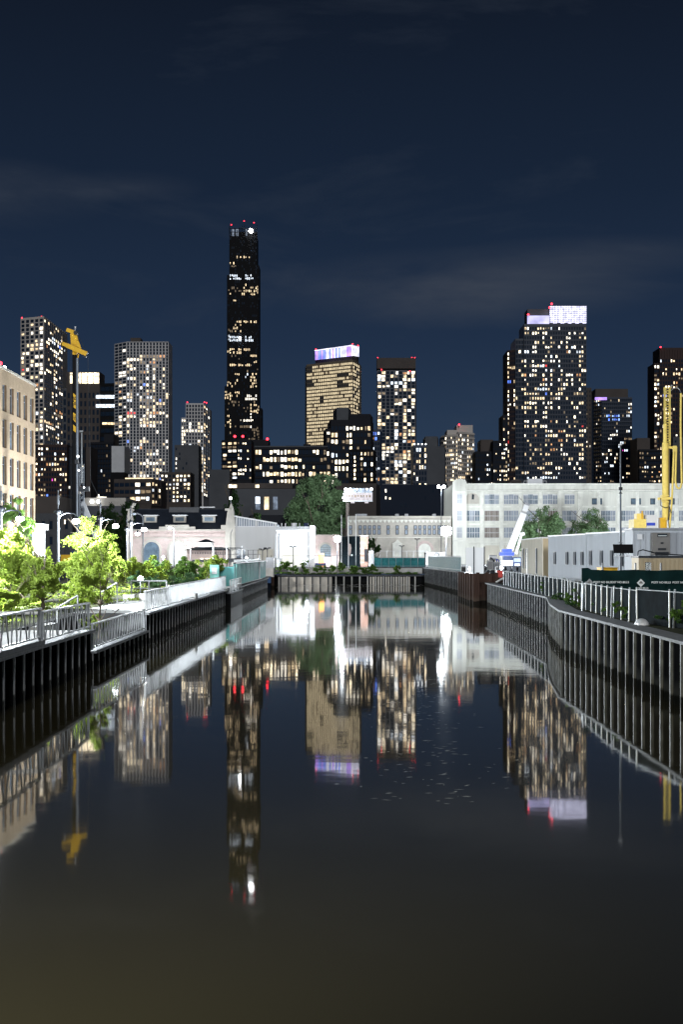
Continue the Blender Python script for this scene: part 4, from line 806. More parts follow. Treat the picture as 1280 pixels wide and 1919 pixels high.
# ================================================================ PUMPING STATION
D = 300; o = thing('pumping_station', 'historic pinkish brick pumping station with dark mansard roof and dormers', 'building', (X(330, D), D, GZ)); zf = lambda py, d=D: Z(py, d)
xl, xr_ = X(236, D), X(440, D)
b = MB(); b.box(xl, xr_, D, D + 16, GZ, zf(993))
for i in range(62): xx = X(262 + i * 2.6, D); b.box(xx, xx + .12, D - .2, D + .02, zf(1001), zf(998.5))
b.build('wall', 'brick_pink', o)
b = MB(); b.box(xl - .2, xr_, D - .35, D + .1, zf(994.5), zf(992)); b.box(xl, xr_, D - .25, D + .1, zf(1009), zf(1007)); b.build('cornice', 'stone', o)
b = MB(); b.xz([(X(252, D), zf(992)), (X(428, D), zf(992)), (X(428, D), zf(952)), (X(252, D), zf(952))], D + 5.5, D + 8); b.add([(X(250, D), D + .2, zf(992)), (X(428, D), D + .2, zf(992)), (X(428, D), D + 5.5, zf(953)), (X(250, D), D + 5.5, zf(953))], [(0, 1, 2, 3)]); b.build('roof', 'roof_dark', o)
b = MB(); b.add([(X(312, D), D + 4.6, zf(959)), (X(368, D), D + 4.6, zf(959)), (X(368, D), D + 5.6, zf(949)), (X(312, D), D + 5.6, zf(949))], [(0, 1, 2, 3)])
for i in range(7): xx = X(312 + i * 9.3, D); b.beam((xx, D + 4.55, zf(958.8)), (xx, D + 5.5, zf(949)), .1, .1)
b.build('skylight', 'grey_metal', o)
MB().box(X(370, D), X(398, D), D + 5.4, D + 6, zf(950), zf(948)).build('ridge_box', 'white_metal', o)
for px in (268, 323, 378):
    b = MB(); b.box(X(px, D), X(px + 24, D), D + 1.6, D + 6, zf(979), zf(966.5)); dm = b.build('dormer', 'stone', o)
    MB().box(X(px + 4, D), X(px + 20, D), D + 1.5, D + 1.58, zf(976), zf(969)).build('window', 'glass_win', dm)
    MB().box(X(px - 1.5, D), X(px + 27, D), D + 1.3, D + 6, zf(966.2), zf(964.6)).build('dormer_roof', 'white_metal', dm)
b = MB(); b.box(X(298, D), X(366, D), D - .2, D + .6, zf(991.8), zf(987)); b.box(X(310, D), X(354, D), D - .15, D + .5, zf(987), zf(983.5)); b.box(X(414, D), X(438, D), D - .2, D + .6, zf(991.8), zf(984)); b.build('parapet', 'stone', o)
for px in (284, 332):      # arched openings
    r_ = 1.45; cx = X(px, D); zc = zf(1030); arc = [(cx + math.cos(a) * r_, zc + math.sin(a) * r_) for a in [math.pi * k / 12 for k in range(13)]]
    MB().xz([(cx + r_, GZ)] + arc + [(cx - r_, GZ)], D - .05, D + .05).build('arched_window', 'glass_win' if px == 284 else 'white_paint', o)
    b = MB()
    for k in range(12):
        a0, a1 = math.pi * k / 12, math.pi * (k + 1) / 12
        b.xz([(cx + math.cos(a0) * 1.5, zc + math.sin(a0) * 1.5), (cx + math.cos(a0) * 1.9, zc + math.sin(a0) * 1.9), (cx + math.cos(a1) * 1.9, zc + math.sin(a1) * 1.9), (cx + math.cos(a1) * 1.5, zc + math.sin(a1) * 1.5)], D - .15, D)
    for s_ in (-1, 1): b.box(cx + s_ * 1.7 - .2, cx + s_ * 1.7 + .2, D - .15, D, GZ, zc)
    b.build('arch', 'stone', o)
# gables
b = MB(); b.box(X(237, D), X(249, D), D - .4, D + 1.5, GZ, zf(984)); b.xz([(X(237, D), zf(984)), (X(249, D), zf(984)), (X(248, D), zf(957)), (X(240, D), zf(957))], D - .3, D + 1.2)
b.box(X(237, D), X(250, D), D - .5, D + 1.5, zf(957), zf(954)); b.xz([(X(243, D), zf(954)), (X(248, D), zf(954)), (X(254, D), zf(944)), (X(250, D), zf(942))], D - .2, D + 1.2); b.build('gable', 'stone', o)
b = MB(); b.xz([(X(420, D), GZ), (X(441, D), GZ), (X(441, D), zf(985)), (X(438, D), zf(960)), (X(436, D), zf(950)), (X(433, D), zf(943)), (X(430, D), zf(951)), (X(426, D), zf(960)), (X(423, D), zf(985))], D - .5, D + 1.6)
b.box(X(422, D), X(432, D), D - .7, D + 1.8, zf(957), zf(953)); b.build('gable', 'stone', o)
MB().tube((X(432, D), D + .4, zf(945)), (X(432, D), D + .4, zf(934)), .06).ball((X(432, D), D + .4, zf(933.5)), .28, 8, 6, k=1).build('finial_light', ['grey_metal', 'lamp_small'], o)
# small kiosk with stepped roof
D = 240; o = thing('pagoda_kiosk', 'small brick gatehouse with dark two-tier pagoda roof', 'kiosk', (X(388, D), D, GZ - .4)); zf = lambda py: Z(py, D)
b = MB().box(X(350, D), X(428, D), D, D + 6, LZ, zf(1031), k=0)
for i in range(24): xx = X(353 + i * 3.1, D); b.box(xx, xx + .1, D - .12, D + .01, zf(1038), zf(1034.5), k=1)
b.build('wall', ['brick_pink', 'roof_dark'], o)
def hip(x0, x1, y0, y1, z0, z1, ins):
    b = MB(); return b.add([(x0, y0, z0), (x1, y0, z0), (x1, y1, z0), (x0, y1, z0), (x0 + ins, y0 + ins, z1), (x1 - ins, y0 + ins, z1), (x1 - ins, y1 - ins, z1), (x0 + ins, y1 - ins, z1)], [(3, 2, 1, 0), (4, 5, 6, 7), (0, 1, 5, 4), (1, 2, 6, 5), (2, 3, 7, 6), (3, 0, 4, 7)])
hip(X(346, D), X(432, D), D - .8, D + 6.8, zf(1031), zf(1025), 1.6).build('roof', 'roof_dark', o)
MB().box(X(370, D), X(396, D), D + 1.6, D + 4.6, zf(1026), zf(1016)).build('cupola', 'glass_win', o)
hip(X(367, D), X(399, D), D + 1.3, D + 4.9, zf(1016), zf(1010), 1.15).build('cupola_roof', 'roof_dark', o)
for px in (376, 385, 392): MB().box(X(px, D), X(px + 5, D), D - .05, D + .02, zf(1051), zf(1046)).build('window', 'warmb', o)
# ================================================================ WHITE BUILDINGS AT THE CANAL END
D = 290; zf = lambda py, d=D: Z(py, d)
o = thing('white_hall', 'white panelled hall with a sloping clerestory between the gable and the white box building', 'building', (X(478, D), D, GZ))
MB().box(X(441, D), X(518, D), D, D + 15, GZ, zf(987)).build('wall', 'white_paint', o)
b = MB(); b.xz([(X(441, D), zf(986.5)), (X(518, D), zf(986.5)), (X(518, D), zf(981.5)), (X(441, D), zf(968))], D + .3, D + 14); b.build('clerestory', 'curtain', o)
b = MB(); b.beam((X(440, D), D + .1, zf(967.5)), (X(519, D), D + .1, zf(981)), .5, .25); b.box(X(440, D), X(519, D), D - .1, D + .3, zf(987.3), zf(986))
for i in range(17):
    xx = 443 + i * 4.5; b.box(X(xx, D), X(xx, D) + .12, D + .1, D + .28, zf(986.5), zf(969 + i * .75))
b.build('clerestory_frame', 'white_metal', o)
for px in (441, 478, 514): MB().box(X(px, D), X(px + 4, D), D - .12, D, zf(987), zf(970 + (px - 441) * .16)).build('pier', 'white_paint', o)
for px, w in ((444, 7), (452, 8)): MB().box(X(px, D), X(px + w, D), D - .1, D, GZ, zf(1029)).build('door', 'glass_win', o)
MB().box(X(482, D), X(512, D), D - .1, D, GZ, zf(1029)).build('door', 'beige_metal', o)
b = MB(); b.path([(X(433, D), D - 1.1, zf(1040)), (X(433, D), D - 1.1, zf(1000)), (X(436, D), D - 1.1, zf(992))], .07); b.build('drain_pipe', 'grey_metal', o)
D = 285; o = thing('white_box_building', 'bright white box building with ribbed parapet and rooftop tanks', 'building', (X(553, D), D, GZ))
MB().box(X(518, D), X(581, D), D, D + 14, GZ, zf(994, D)).build('wall', 'white_paint', o)
MB().box(X(581, D), X(589.5, D), D - .3, D + 14, GZ, zf(985, D)).build('corner_pier', 'white_paint', o)
b = MB()
for i in range(25): b.box(X(517 + i * 2.55, D), X(517 + i * 2.55 + 1.5, D), D - .2, D + .2, zf(993, D), zf(986.5, D))
b.build('parapet_rib', 'grey_metal', o); MB().box(X(517, D), X(581, D), D - .3, D + .3, zf(994.6, D), zf(993, D)).build('parapet', 'white_metal', o)
MB().box(X(518, D), X(581, D), D + .25, D + .35, zf(993, D), zf(987, D)).build('parapet', 'beige_metal', o)
for px, r_ in ((550, .5), (573, .45)): MB().tube((X(px, D), D + 3, zf(987, D)), (X(px, D), D + 3, zf(979.5, D)), r_, n=12).build('roof_tank', 'white_metal' if px == 550 else 'navy_paint', o)
for px in (527, 534, 561): MB().tube((X(px, D), D + 2, zf(987, D)), (X(px, D), D + 2, zf(980, D)), .09).build('vent_pipe', 'white_metal', o)
MB().path([(X(519, D), D - .5, zf(1046, D)), (X(519, D), D - .5, zf(1000, D)), (X(521, D), D - .5, zf(998, D))], .28, 10).path([(X(525, D), D - .5, zf(1046, D)), (X(525, D), D - .5, zf(1004, D)), (X(527, D), D - .5, zf(1001, D))], .33, 10).build('duct', 'white_metal', o)
MB().box(X(528, D), X(566, D), D - .12, D, GZ, zf(1027, D)).build('door', 'beige_metal', o)
MB().box(X(526, D), X(581, D), D - .15, D - .02, zf(1024.5, D), zf(1023.5, D)).build('lintel', 'white_metal', o)
D = 288; o = thing('brick_annex', 'low pink brick building with one arched window beside the end floodlight', 'building', (X(612, D), D, GZ))
MB().box(X(589, D), X(636, D), D + .2, D + 12, GZ, zf(1003.5, D)).build('wall', 'brick_pink', o)
MB().box(X(589, D), X(636, D), D + .1, D + 12, zf(1003.2, D), zf(1001.8, D)).build('coping', 'stone', o)
cx, zc, r_ = X(610, D), zf(1029.5, D), .97
arc = [(math.cos(math.pi * k / 12), math.sin(math.pi * k / 12)) for k in range(13)]
MB().xz([(cx + r_, zf(1043, D))] + [(cx + a * r_, zc + c_ * r_) for a, c_ in arc] + [(cx - r_, zf(1043, D))], D + .1, D + .22).build('arched_window', 'glass_win', o)
b = MB()
for k in range(12):
    (a0, c0), (a1, c1) = arc[k], arc[k + 1]; b.xz([(cx + a0, zc + c0), (cx + a0 * 1.3, zc + c0 * 1.3), (cx + a1 * 1.3, zc + c1 * 1.3), (cx + a1, zc + c1)], D + .05, D + .2)
b.build('arch', 'stone', o)
b = MB()
for i in range(5): b.box(cx - r_, cx + r_, D + .05, D + .09, zf(1042 - i * 4, D), zf(1042 - i * 4, D) + .07)
b.build('window_bars', 'frame_dark', o)
o = thing('dark_gate', 'dark green metal gate between the brick annex and the brick pier', 'gate', (X(655, 288), 288, GZ))
MB().box(X(636.5, 288), X(675, 288), 288.1, 288.3, GZ, zf(1006, 288)).build('panel', 'screen_dark', o); MB().box(X(636, 288), X(676, 288), 288, 288.4, zf(1006, 288), zf(1004.5, 288)).build('gate_frame', 'dark_metal', o)
MB().box(X(658, 288), X(661, 288), 287.95, 288.05, zf(1042, 288), zf(1039, 288)).build('notice', 'letter_white', o)
D = 286; o = thing('brick_pier', 'tall pink brick pier with white bands at the end of the dark gate', 'pier', (X(682, D), D, GZ))
MB().box(X(676, D), X(689.5, D), D, D + 1.3, GZ, zf(1004, D)).build('shaft', 'brick_red', o)
for yy in (1003, 1016, 1027, 1036, 1045, 1053): MB().box(X(675, D), X(690.5 if yy == 1003 else 682, D), D - .08, D + 1.4, zf(yy + 2, D), zf(yy, D)).build('band', 'stone', o)
MB().box(X(683, D), X(688.5, D), D - .1, D, zf(1052, D), zf(1029, D)).build('panel', 'dark_metal', o)
# arcaded building
D = 352; zf = lambda py, d=352: Z(py, d); o = thing('arcaded_building', 'long low beige building with corbelled cornice and paired rows of small windows', 'building', (X(748, D), D, GZ))
MB().box(X(652, D), X(846, D), D, D + 14, GZ, zf(969)).build('wall', 'stone', o); MB().box(X(652, D), X(846, D), D - .35, D + .4, zf(971.5), zf(967)).build('cornice', 'stone', o)
b = MB()
for i in range(24):
    cx = X(657 + i * 8.0, D); b.xz([(cx - .28, zf(977)), (cx, zf(980)), (cx + .28, zf(977)), (cx + .45, zf(974)), (cx - .45, zf(974))], D - .2, D)
b.build('corbel', 'stucco_trim', o)
wx = [657, 675, 684, 692.7, 701.5, 710.5, 727.5, 744.5, 761.5, 778.5, 787, 796, 805, 814, 823, 832]
for px in wx:
    for yy, h in ((988, 6.0), (997, 8.5)):
        fo = MB().box(X(px - 3.1, D), X(px + 3.1, D), D - .08, D + .02, zf(yy + h / 2 + .5), zf(yy - h / 2 - .5)).build('window', 'frame_dark', o)
        MB().box(X(px - 2.3, D), X(px + 2.3, D), D - .14, D - .085, zf(yy + h / 2 - .3), zf(yy - h / 2 + .3)).build('pane', 'curtain', fo)
MB().box(X(652, D), X(846, D), D - .15, D, zf(1007.5), zf(1006.5)).build('string_course', 'stucco_trim', o)
b = MB().xz([(X(734, D), zf(1019)), (X(755, D), zf(1019)), (X(750, D), zf(1016)), (X(745, D), zf(1010.5)), (X(740, D), zf(1016))], D - .4, D); b.box(X(736, D), X(753, D), D - .2, D, GZ, zf(1019.3)); b.build('door_hood', 'stucco_trim', o)
cx, zc = X(796, D), zf(1030)
MB().xz([(cx + 1.35, GZ)] + [(cx + a * 1.35, zc + c_ * 1.35) for a, c_ in arc] + [(cx - 1.35, GZ)], D - .1, D - .01).build('arched_door', 'stucco_trim', o)
b = MB()
for k in range(12):
    (a0, c0), (a1, c1) = arc[k], arc[k + 1]; b.xz([(cx + a0 * 1.4, zc + c0 * 1.4), (cx + a0 * 2.0, zc + c0 * 2.0), (cx + a1 * 2.0, zc + c1 * 2.0), (cx + a1 * 1.4, zc + c1 * 1.4)], D - .16, D - .01)
b.build('arch', 'brick_pink', o)
for px in (668, 742, 760, 812): MB().box(X(px, D), X(px + (20 if px == 668 else 6), D), D + 2, D + 5, zf(967), zf(962.5)).build('roof_unit', 'grey_metal', o)
# ================================================================ WHITE WAREHOUSE
D = 352; o = thing('white_warehouse', 'floodlit white three-storey industrial building behind the trailers', 'building', (X(1060, D), D, GZ))
xl, xr_ = X(848, D), X(1330, D)
b = MB(); b.box(xl, xr_, D, D + 30, GZ, zf(908)); b.prism([(X(839, D + 22), D + 22), (xl, D), (xl + .1, D + 22)], GZ, zf(912)); b.build('wall', 'stucco', o)
b = MB(); b.box(xl, xr_, D - .3, D + .5, zf(909), zf(906)); b.box(X(874, D), xr_, D - .35, D, zf(921), zf(918.5)); b.box(X(874, D), xr_, D - .2, D, zf(1017), zf(1015)); b.build('cornice', 'stucco_trim', o)
b = MB()
bays = [885 + 36.4 * i for i in range(12)]
for i, c_ in enumerate(bays):
    xx = c_ + 18.2; b.box(X(xx - 3, D), X(xx + 3, D), D - .25, D, GZ, zf(921.3))
b.build('pilaster', 'stucco_trim', o)
b = MB()
for c_ in bays:
    for yy in (948, 981): b.box(X(c_ - 15, D), X(c_ + 15, D), D - .1, D, zf(yy + 3), zf(yy))
b.build('spandrel', 'stucco_trim', o)
def sash(px0, px1, y0, y1, n, glass, arch=False):
    fo = MB().box(X(px0, D), X(px1, D), D - .05, D + .05, zf(y1), zf(y0)).build('window', 'white_paint', o)
    w = (px1 - px0) / n
    for i in range(n):
        a, c_ = px0 + i * w + .6, px0 + (i + 1) * w - .6; yt = y0 + (.8 if not arch else .8 + (1.6 if i in (0, n - 1) else 0))
        g = glass if isinstance(glass, str) else R.choice(glass)
        b = MB(); b.box(X(a, D), X(c_, D), D - .09, D - .06, zf(y1 - .6), zf(yt))
        for k in (1, 2): xx = X(a + (c_ - a) * k / 3, D); b.box(xx - .035, xx + .035, D - .13, D - .095, zf(y1 - .6), zf(yt), k=1)
        zz = zf((yt + y1) / 2); b.box(X(a, D), X(c_, D), D - .14, D - .132, zz - .05, zz + .05, k=1); b.build('pane', [g, 'white_paint'], fo)
for i, c_ in enumerate(bays):
    gl = ('curtain', 'curtain', 'glass_win') if i not in (1, 4) else ('curtain_brown', 'curtain_brown', 'curtain')
    if i == 0:
        e = MB(); e.xz([(X(c_ - 12, D), zf(932)), (X(c_ - 12, D), zf(944)), (X(c_ + 13, D), zf(944)), (X(c_ + 13, D), zf(932)), (X(c_ + 8, D), zf(926)), (X(c_, D), zf(924)), (X(c_ - 8, D), zf(926))][::-1], D - .1, D); eo = e.build('emblem_panel', 'stone', o)
        MB().xz([(X(c_ - 1, D), zf(936)), (X(c_ + 3, D), zf(936)), (X(c_ + 3.5, D), zf(927)), (X(c_ - .5, D), zf(926))], D - .2, D - .1).build('emblem', 'frame_dark', eo)
    elif i <= 4: sash(c_ - 13.5, c_ + 14, 926, 945, 3, ('curtain', 'glass_win', 'curtain'), True)
    elif i == 5: sash(c_ - 9, c_ + 10, 926, 945, 2, 'curtain', True)
    else:
        wd = (0, 0, 0, 0, 0, 0, 9.5, 0, 9.5, 7, 8, 8)[i]
        if wd:
            xx0 = c_ + 6; fo = MB().box(X(xx0, D), X(xx0 + wd * 2, D), D - .08, D + .02, zf(945.5), zf(934)).build('window', 'frame_dark', o)
            for k in range(2): MB().box(X(xx0 + .8 + k * wd, D), X(xx0 + k * wd + wd - .6, D), D - .14, D - .085, zf(944.7), zf(934.8)).build('pane', 'glass_win', fo)
    sash(c_ - 13.5, c_ + 14, 956.5, 976.5, 3, gl); sash(c_ - 13.5, c_ + 14, 988, 1008, 3, gl)
    if i > 0: MB().box(X(c_ - 13, D), X(c_ + 14, D), D - .1, D, GZ, zf(1022)).build('loading_door', 'beige_metal', o)
# corner pavilion
b = MB(); b.xz([(X(848, D), GZ), (X(874, D), GZ), (X(874, D), zf(904)), (X(871, D), zf(899.5)), (X(861, D), zf(897.5)), (X(851, D), zf(899.5)), (X(848, D), zf(904))], D - .8, D - .02); b.build('corner_pavilion', 'stucco', o)
b = MB()
for yy in (921, 950, 982, 1012): b.box(X(850, D), X(872, D), D - 1.0, D - .8, zf(yy + 2.5), zf(yy))
b.build('band', 'stucco_trim', o)
D -= .8
for y0, y1 in ((926, 944.5), (956.5, 976), (988, 1008)): sash(856, 866, y0, y1, 2, 'curtain')
D += .8
b = MB().box(X(958, D), X(980, D), D + 3, D + 8, zf(907), zf(901.5)); b.xz([(X(957, D), zf(901.4)), (X(981, D), zf(901.4)), (X(974, D), zf(897.5)), (X(966, D), zf(897.5))], D + 2.6, D + 8.4); b.build('rooftop_hut', 'c_brown', o)
MB().box(X(992, D), X(1020, D), D + 3, D + 6, zf(906), zf(896)).build('roof_unit', 'white_metal', o)
b = MB()
for k in range(8): b.tube((X(983 + k * 6, D), D + 1, zf(907)), (X(983 + k * 6, D), D + 1, zf(901)), .05, n=4)
b.tube((X(983, D), D + 1, zf(901)), (X(1025, D), D + 1, zf(901)), .05, n=4); b.build('roof_rail', 'white_metal', o)
# ================================================================ TEAL HOARDING ON THE LEFT BANK
o = thing('teal_hoarding', 'curved teal corrugated hoarding standing on the far left canal wall', 'hoarding', (-11, 190, LZ))
pts = [(-10.9, 163), (-10.85, 176), (-10.75, 190), (-10.6, 205), (-10.5, 222)]; b = MB(); n = 46
for i in range(n):
    y = 163 + i * 59 / n; x = -10.9 + .4 * (y - 163) / 59; w = 59 / n; dd = .16
    b.add([(x, y, 1.8), (x, y + w * .45, 1.8), (x, y + w * .45, 4.0), (x, y, 4.0)], [(0, 1, 2, 3)]); b.add([(x - dd, y + w * .55, 1.8), (x - dd, y + w * .95, 1.8), (x - dd, y + w * .95, 4.0), (x - dd, y + w * .55, 4.0)], [(0, 1, 2, 3)])
    b.add([(x, y + w * .45, 1.8), (x - dd, y + w * .55, 1.8), (x - dd, y + w * .55, 4.0), (x, y + w * .45, 4.0)], [(0, 1, 2, 3)]); b.add([(x - dd, y + w * .95, 1.8), (x, y + w, 1.8), (x, y + w, 4.0), (x - dd, y + w * .95, 4.0)], [(0, 1, 2, 3)])
b.build('corrugated_sheet', 'teal_sheet', o)
MB().box(-12.9, -10.95, 162.4, 162.8, LZ, 3.7).build('end_panel', 'teal_sheet', o)
MB().beam((-10.9, 163, 4.06), (-10.45, 222, 4.06), .3, .12).build('top_channel', 'dark_metal', o)
for i in range(18): y = 163.2 + i * 3.4; MB().beam((-10.72, y, 1.8), (-10.72, y, 4.0), .07, .07).build('post', 'teal_light', o)
o = thing('teal_box', 'pale teal metal cabinet at the start of the teal hoarding', 'cabinet', (-12.6, 161, LZ)); MB().box(-13.2, -12.3, 160.6, 161.4, 1.5, 3.9).build('cabinet_body', 'teal_light', o)
MB().box(-13.0, -12.5, 160.52, 160.58, 3.0, 3.6).build('door', 'white_metal', o)
o = thing('viewing_platform', 'dark raised platform with tall white posts and thin rails above the teal hoarding', 'platform', (-13, 190, LZ))
MB().box(-15.5, -11.2, 166, 222, 4.15, 4.4).build('platform_deck', 'dark_metal', o)
for px, D, t_ in ((400, 165, 1024), (425, 175, 1023), (454, 185, 1023), (486, 205, 1040)):
    MB().tube((X(px, D), D, 1.8), (X(px, D), D, Z(t_, D)), .09).build('post', 'white_metal', o)
MB().path([(X(398, 165), 165, Z(1027, 165)), (X(425, 175), 175, Z(1027, 175)), (X(454, 185), 185, Z(1027, 185))], .06).build('top_rail', 'dark_metal', o)
for zz in (4.95, 5.5): MB().tube((-13.1, 167, zz), (-10.9, 221, zz), .03).build('mid_rail', 'dark_metal', o)
for i in range(9): t_ = i / 8; MB().tube((-13.1 + 2.2 * t_, 167 + 54 * t_, 4.4), (-13.1 + 2.2 * t_, 167 + 54 * t_, 5.5), .03).build('rail_post', 'dark_metal', o)
o = thing('electrical_box', 'grey electrical cabinet on a concrete block at the left corner of the canal end', 'cabinet', (X(506, 240), 240, LZ))
MB().box(X(496, 238), X(513, 238), 236, 240, 1.6, 2.9).build('base_block', 'concrete', o); MB().box(X(499, 239), X(514, 239), 237.5, 239, 2.9, 4.5).build('cabinet_body', 'grey_metal', o)
for xx in (X(501, 239), X(509, 239)): MB().tube((xx, 238, 4.5), (xx, 238, 4.8), .05).build('lifting_lug', 'dark_metal', o)
for px in (498, 511): MB().tube((X(px, 236), 236, -.5), (X(px, 236), 236, 1.6), .25).build('pile', 'rust', o)
# ================================================================ END OF CANAL: fences, posts, lights
def picket_fence(name, label, p0, p1, h, sp, matn, group=None, screen=None, r=.03, z=GZ, cap=100):
    o = thing(name, label, 'fence', (p0[0], p0[1], z), group); a = Vector((*p0, z)); c = Vector((*p1, z)); L_ = (c - a).length; n = min(cap, int(L_ / sp)); up = Vector((0, 0, h))
    for i in range(n + 1):
        q = a.lerp(c, i / n); MB().tube(q, q + up, r, n=5).build('post', matn, o)
    MB().tube(a + up, c + up, r * 1.1, n=5).build('top_rail', matn, o); MB().tube(a + up * .12, c + up * .12, r, n=5).build('bottom_rail', matn, o)
    if screen: MB().beam(a + up * .48 + Vector((0, .1, 0)), c + up * .48 + Vector((0, .1, 0)), .02, h * .9).build('screen', screen, o)
    return o
picket_fence('screen_fence', 'teal windscreen fence along the far right part of the canal end', (X(701, 279), 279), (X(797, 279), 279), 1.75, 1.2, 'grey_metal', screen='screen_teal')
picket_fence('wire_fence', 'thin wire fence on the wall before the white buildings', (X(528, 272), 272), (X(690, 272), 272), 2.0, 1.9, 'dark_metal', r=.025)
picket_fence('picket_fence', 'pale picket fence behind the far right canal wall', (14.2, 262), (15.4, 206), 2.0, .9, 'white_metal', screen='screen_teal', z=2.7)
picket_fence('scaffold_fence', 'white pipe scaffold railing in front of the arcaded building', (X(712, 335), 335), (X(800, 335), 335), 2.9, 1.3, 'white_metal', r=.05)
picket_fence('mesh_gate', 'small pale mesh gate beside the brick pier', (X(692, 282), 282), (X(701, 276), 279), 2.8, .35, 'white_metal', r=.03)
o = thing('barrier_wall', 'white site barrier covered in a dark scrawl below the big floodlight', 'barrier', (X(815, 340), 340, GZ)); MB().box(X(797, 340), X(835, 340), 340, 340.3, GZ, 5.4).build('panel', 'white_paint', o)
MB().path([(X(814 + a, 340), 339.95, Z(1040 + c_, 340)) for a, c_ in ((0, 0), (3, -4), (8, -3), (9, 1), (4, 5), (1, 8), (6, 9), (11, 8))], .07, 5).build('graffiti', 'frame_dark', o)
def end_post(label, px, D, ytop, r=.07, m_='white_metal'):
    o = thing('flag_pole', label, 'pole', (X(px, D), D, GZ), 'bare poles at the canal end'); MB().tube((X(px, D), D, GZ - 1 if D < 276 else GZ), (X(px, D), D, Z(ytop, D)), r, r * .8).build('shaft', m_, o); MB().ball((X(px, D), D, Z(ytop, D)), r * 1.5, 6, 4).build('cap', 'dark_metal', o)
end_post('bare white pole just right of the end floodlight', 640, 273, 964); end_post('bare pole in front of the concrete billboard column', 653, 274, 966); end_post('bare white pole in front of the dark gate, rightmost of three', 667, 273, 963)
end_post('short dark pole by the right end of the teal screen', 797, 272, 1037, .12, 'dark_metal')
o = thing('flag', 'small limp pink and white flag hanging before the dark gate', 'flag', (X(655, 274), 274, Z(1040, 274))); MB().add([(X(653, 274) + a * .1, 273.9 + (.06 if k % 2 else 0), Z(y_, 274)) for k, (a, y_) in enumerate([(0, 1018), (4, 1020), (0, 1026), (5, 1027), (0, 1034), (4, 1036), (0, 1041), (2, 1042)])], [(0, 1, 3, 2), (2, 3, 5, 4), (4, 5, 7, 6)]).build('cloth', 'brick_pink', o)
def twin_lamp(label, px, D, yt, zb):
    o = thing('twin_lamp_post', label, 'lamp post', (X(px, D), D, zb), 'small dark lamp posts'); x = X(px, D)
    MB().tube((x, D, zb), (x, D, Z(yt, D)), .07).build('post', 'dark_metal', o)
    for s_ in (-1, 1): MB().path([(x, D, Z(yt + 3, D)), (x + s_ * .35, D, Z(yt, D))], .04).tube((x + s_ * .1, D, Z(yt - .2, D)), (x + s_ * .6, D, Z(yt - .2, D)), .09).build('lamp_arm', 'dark_metal', o)
twin_lamp('dark twin-arm lamp post before the white box building', 549, 268, 1024, 1.7); twin_lamp('dark lamp post left of the grey electrical cabinet', 492, 250, 1029, LZ); twin_lamp('dark lamp post right behind the grey electrical cabinet', 501, 262, 1027, LZ)
twin_lamp('dark lamp post in front of the arched door of the arcaded building', 782, 330, 1010, GZ); twin_lamp('small twin lamp post left of the arched door', 753, 333, 1023, GZ)
o = thing('orange_cabinet', 'glowing orange utility cabinet beside the arched window', 'cabinet', (X(602, 284), 284, GZ)); MB().box(X(597, 284), X(607.5, 284), 283.5, 284.5, GZ, Z(1037, 284)).build('cabinet_body', 'orange_paint', o); MB().box(X(598, 284), X(606.5, 284), 283.42, 283.48, GZ + .3, Z(1039, 284)).build('door', 'orange_paint', o)
o = thing('machine_cart', 'dark low machine on wheels in front of the orange cabinet', 'cart', (X(603, 281), 281, GZ)); MB().box(X(590, 281), X(611, 281), 280.5, 281.5, GZ + .25, GZ + .7).build('chassis', 'navy_paint', o)
for px in (592, 600, 609): MB().tube((X(px, 281), 280.4, GZ + .22), (X(px, 281), 280.6, GZ + .22), .22, n=10).build('wheel', 'dark_metal', o)
def flood(label, px, D, py, power, tgt, heads=1, zb=GZ, hr=.42, col=(.86, .94, 1), py0=None):
    x, z = X(px, D), Z(py, D); o = thing('floodlight', label, 'floodlight', (x, D, zb), 'work floodlights')
    MB().tube((x, D, zb), (x, D, z + (.3 if heads == 1 else -.3)), .09).build('pole', 'pole_dark', o)
    if heads == 2: MB().beam((x - .7, D, z - .3), (x + .7, D, z - .3), .08, .08).build('crossbar', 'pole_dark', o)
    for k in range(heads):
        xx = x if heads == 1 else x + (-.6 if k == 0 else .6)
        h_ = MB().box(xx - hr * .9, xx + hr * .9, D - .1, D + .12, z - hr * .7, z + hr * .7).build('housing', 'dark_metal', o)
        b = MB()
        if hr > .5:
            for a_ in (-.5, .5):
                for c_ in (-.38, .38): b.ball((xx + a_ * hr, D - .2, z + c_ * hr), hr * .46, 12, 8)
        else: b.ball((xx, D - .15, z), hr * .8, 12, 8)
        b.build('lens', 'lamp_white', h_)
    if power:
        d = (Vector(tgt) - Vector((x, D, z))).normalized(); lamp('flood_light', Vector((x, D, z)) + d * .8, power, color=col, r=.3, parent=o)
    return o
FG = GZ
flood('end floodlight glaring in front of the brick annex and dark gate', 632, 283, 1010, 16000, (X(632, 280), 270, 6), hr=.6)
flood('biggest, most glaring floodlight left of the white warehouse corner', 836, 330, 995, 46000, (X(836, 330), 320, 6), hr=1.1)
flood('pair of floodlights high above the arcaded building roof', 827, 345, 912, 5000, (X(826, 340), 330, 16), heads=2, hr=.38)
flood('added white work light just in front of the crane truck', 940, 243, 1064, 9000, (X(940, 240), 236, 4), zb=RZ, hr=.25)  # added to brighten the crane boom and the site clutter
flood('tall site light over the long trailers', 1150, 322, 1040, 15000, (X(1140, 315), 318, 8), hr=.25)
flood('site light hidden behind the yellow machine', 1245, 325, 1040, 12000, (X(1240, 318), 318, 8), hr=.25)
flood('site light at the foot of the warehouse corner', 905, 330, 1046, 11000, (X(905, 325), 325, 5), hr=.3)
flood('work light before the white hall', 462, 270, 1047, 3800, (X(465, 266), 266, 5), zb=LZ, hr=.3)
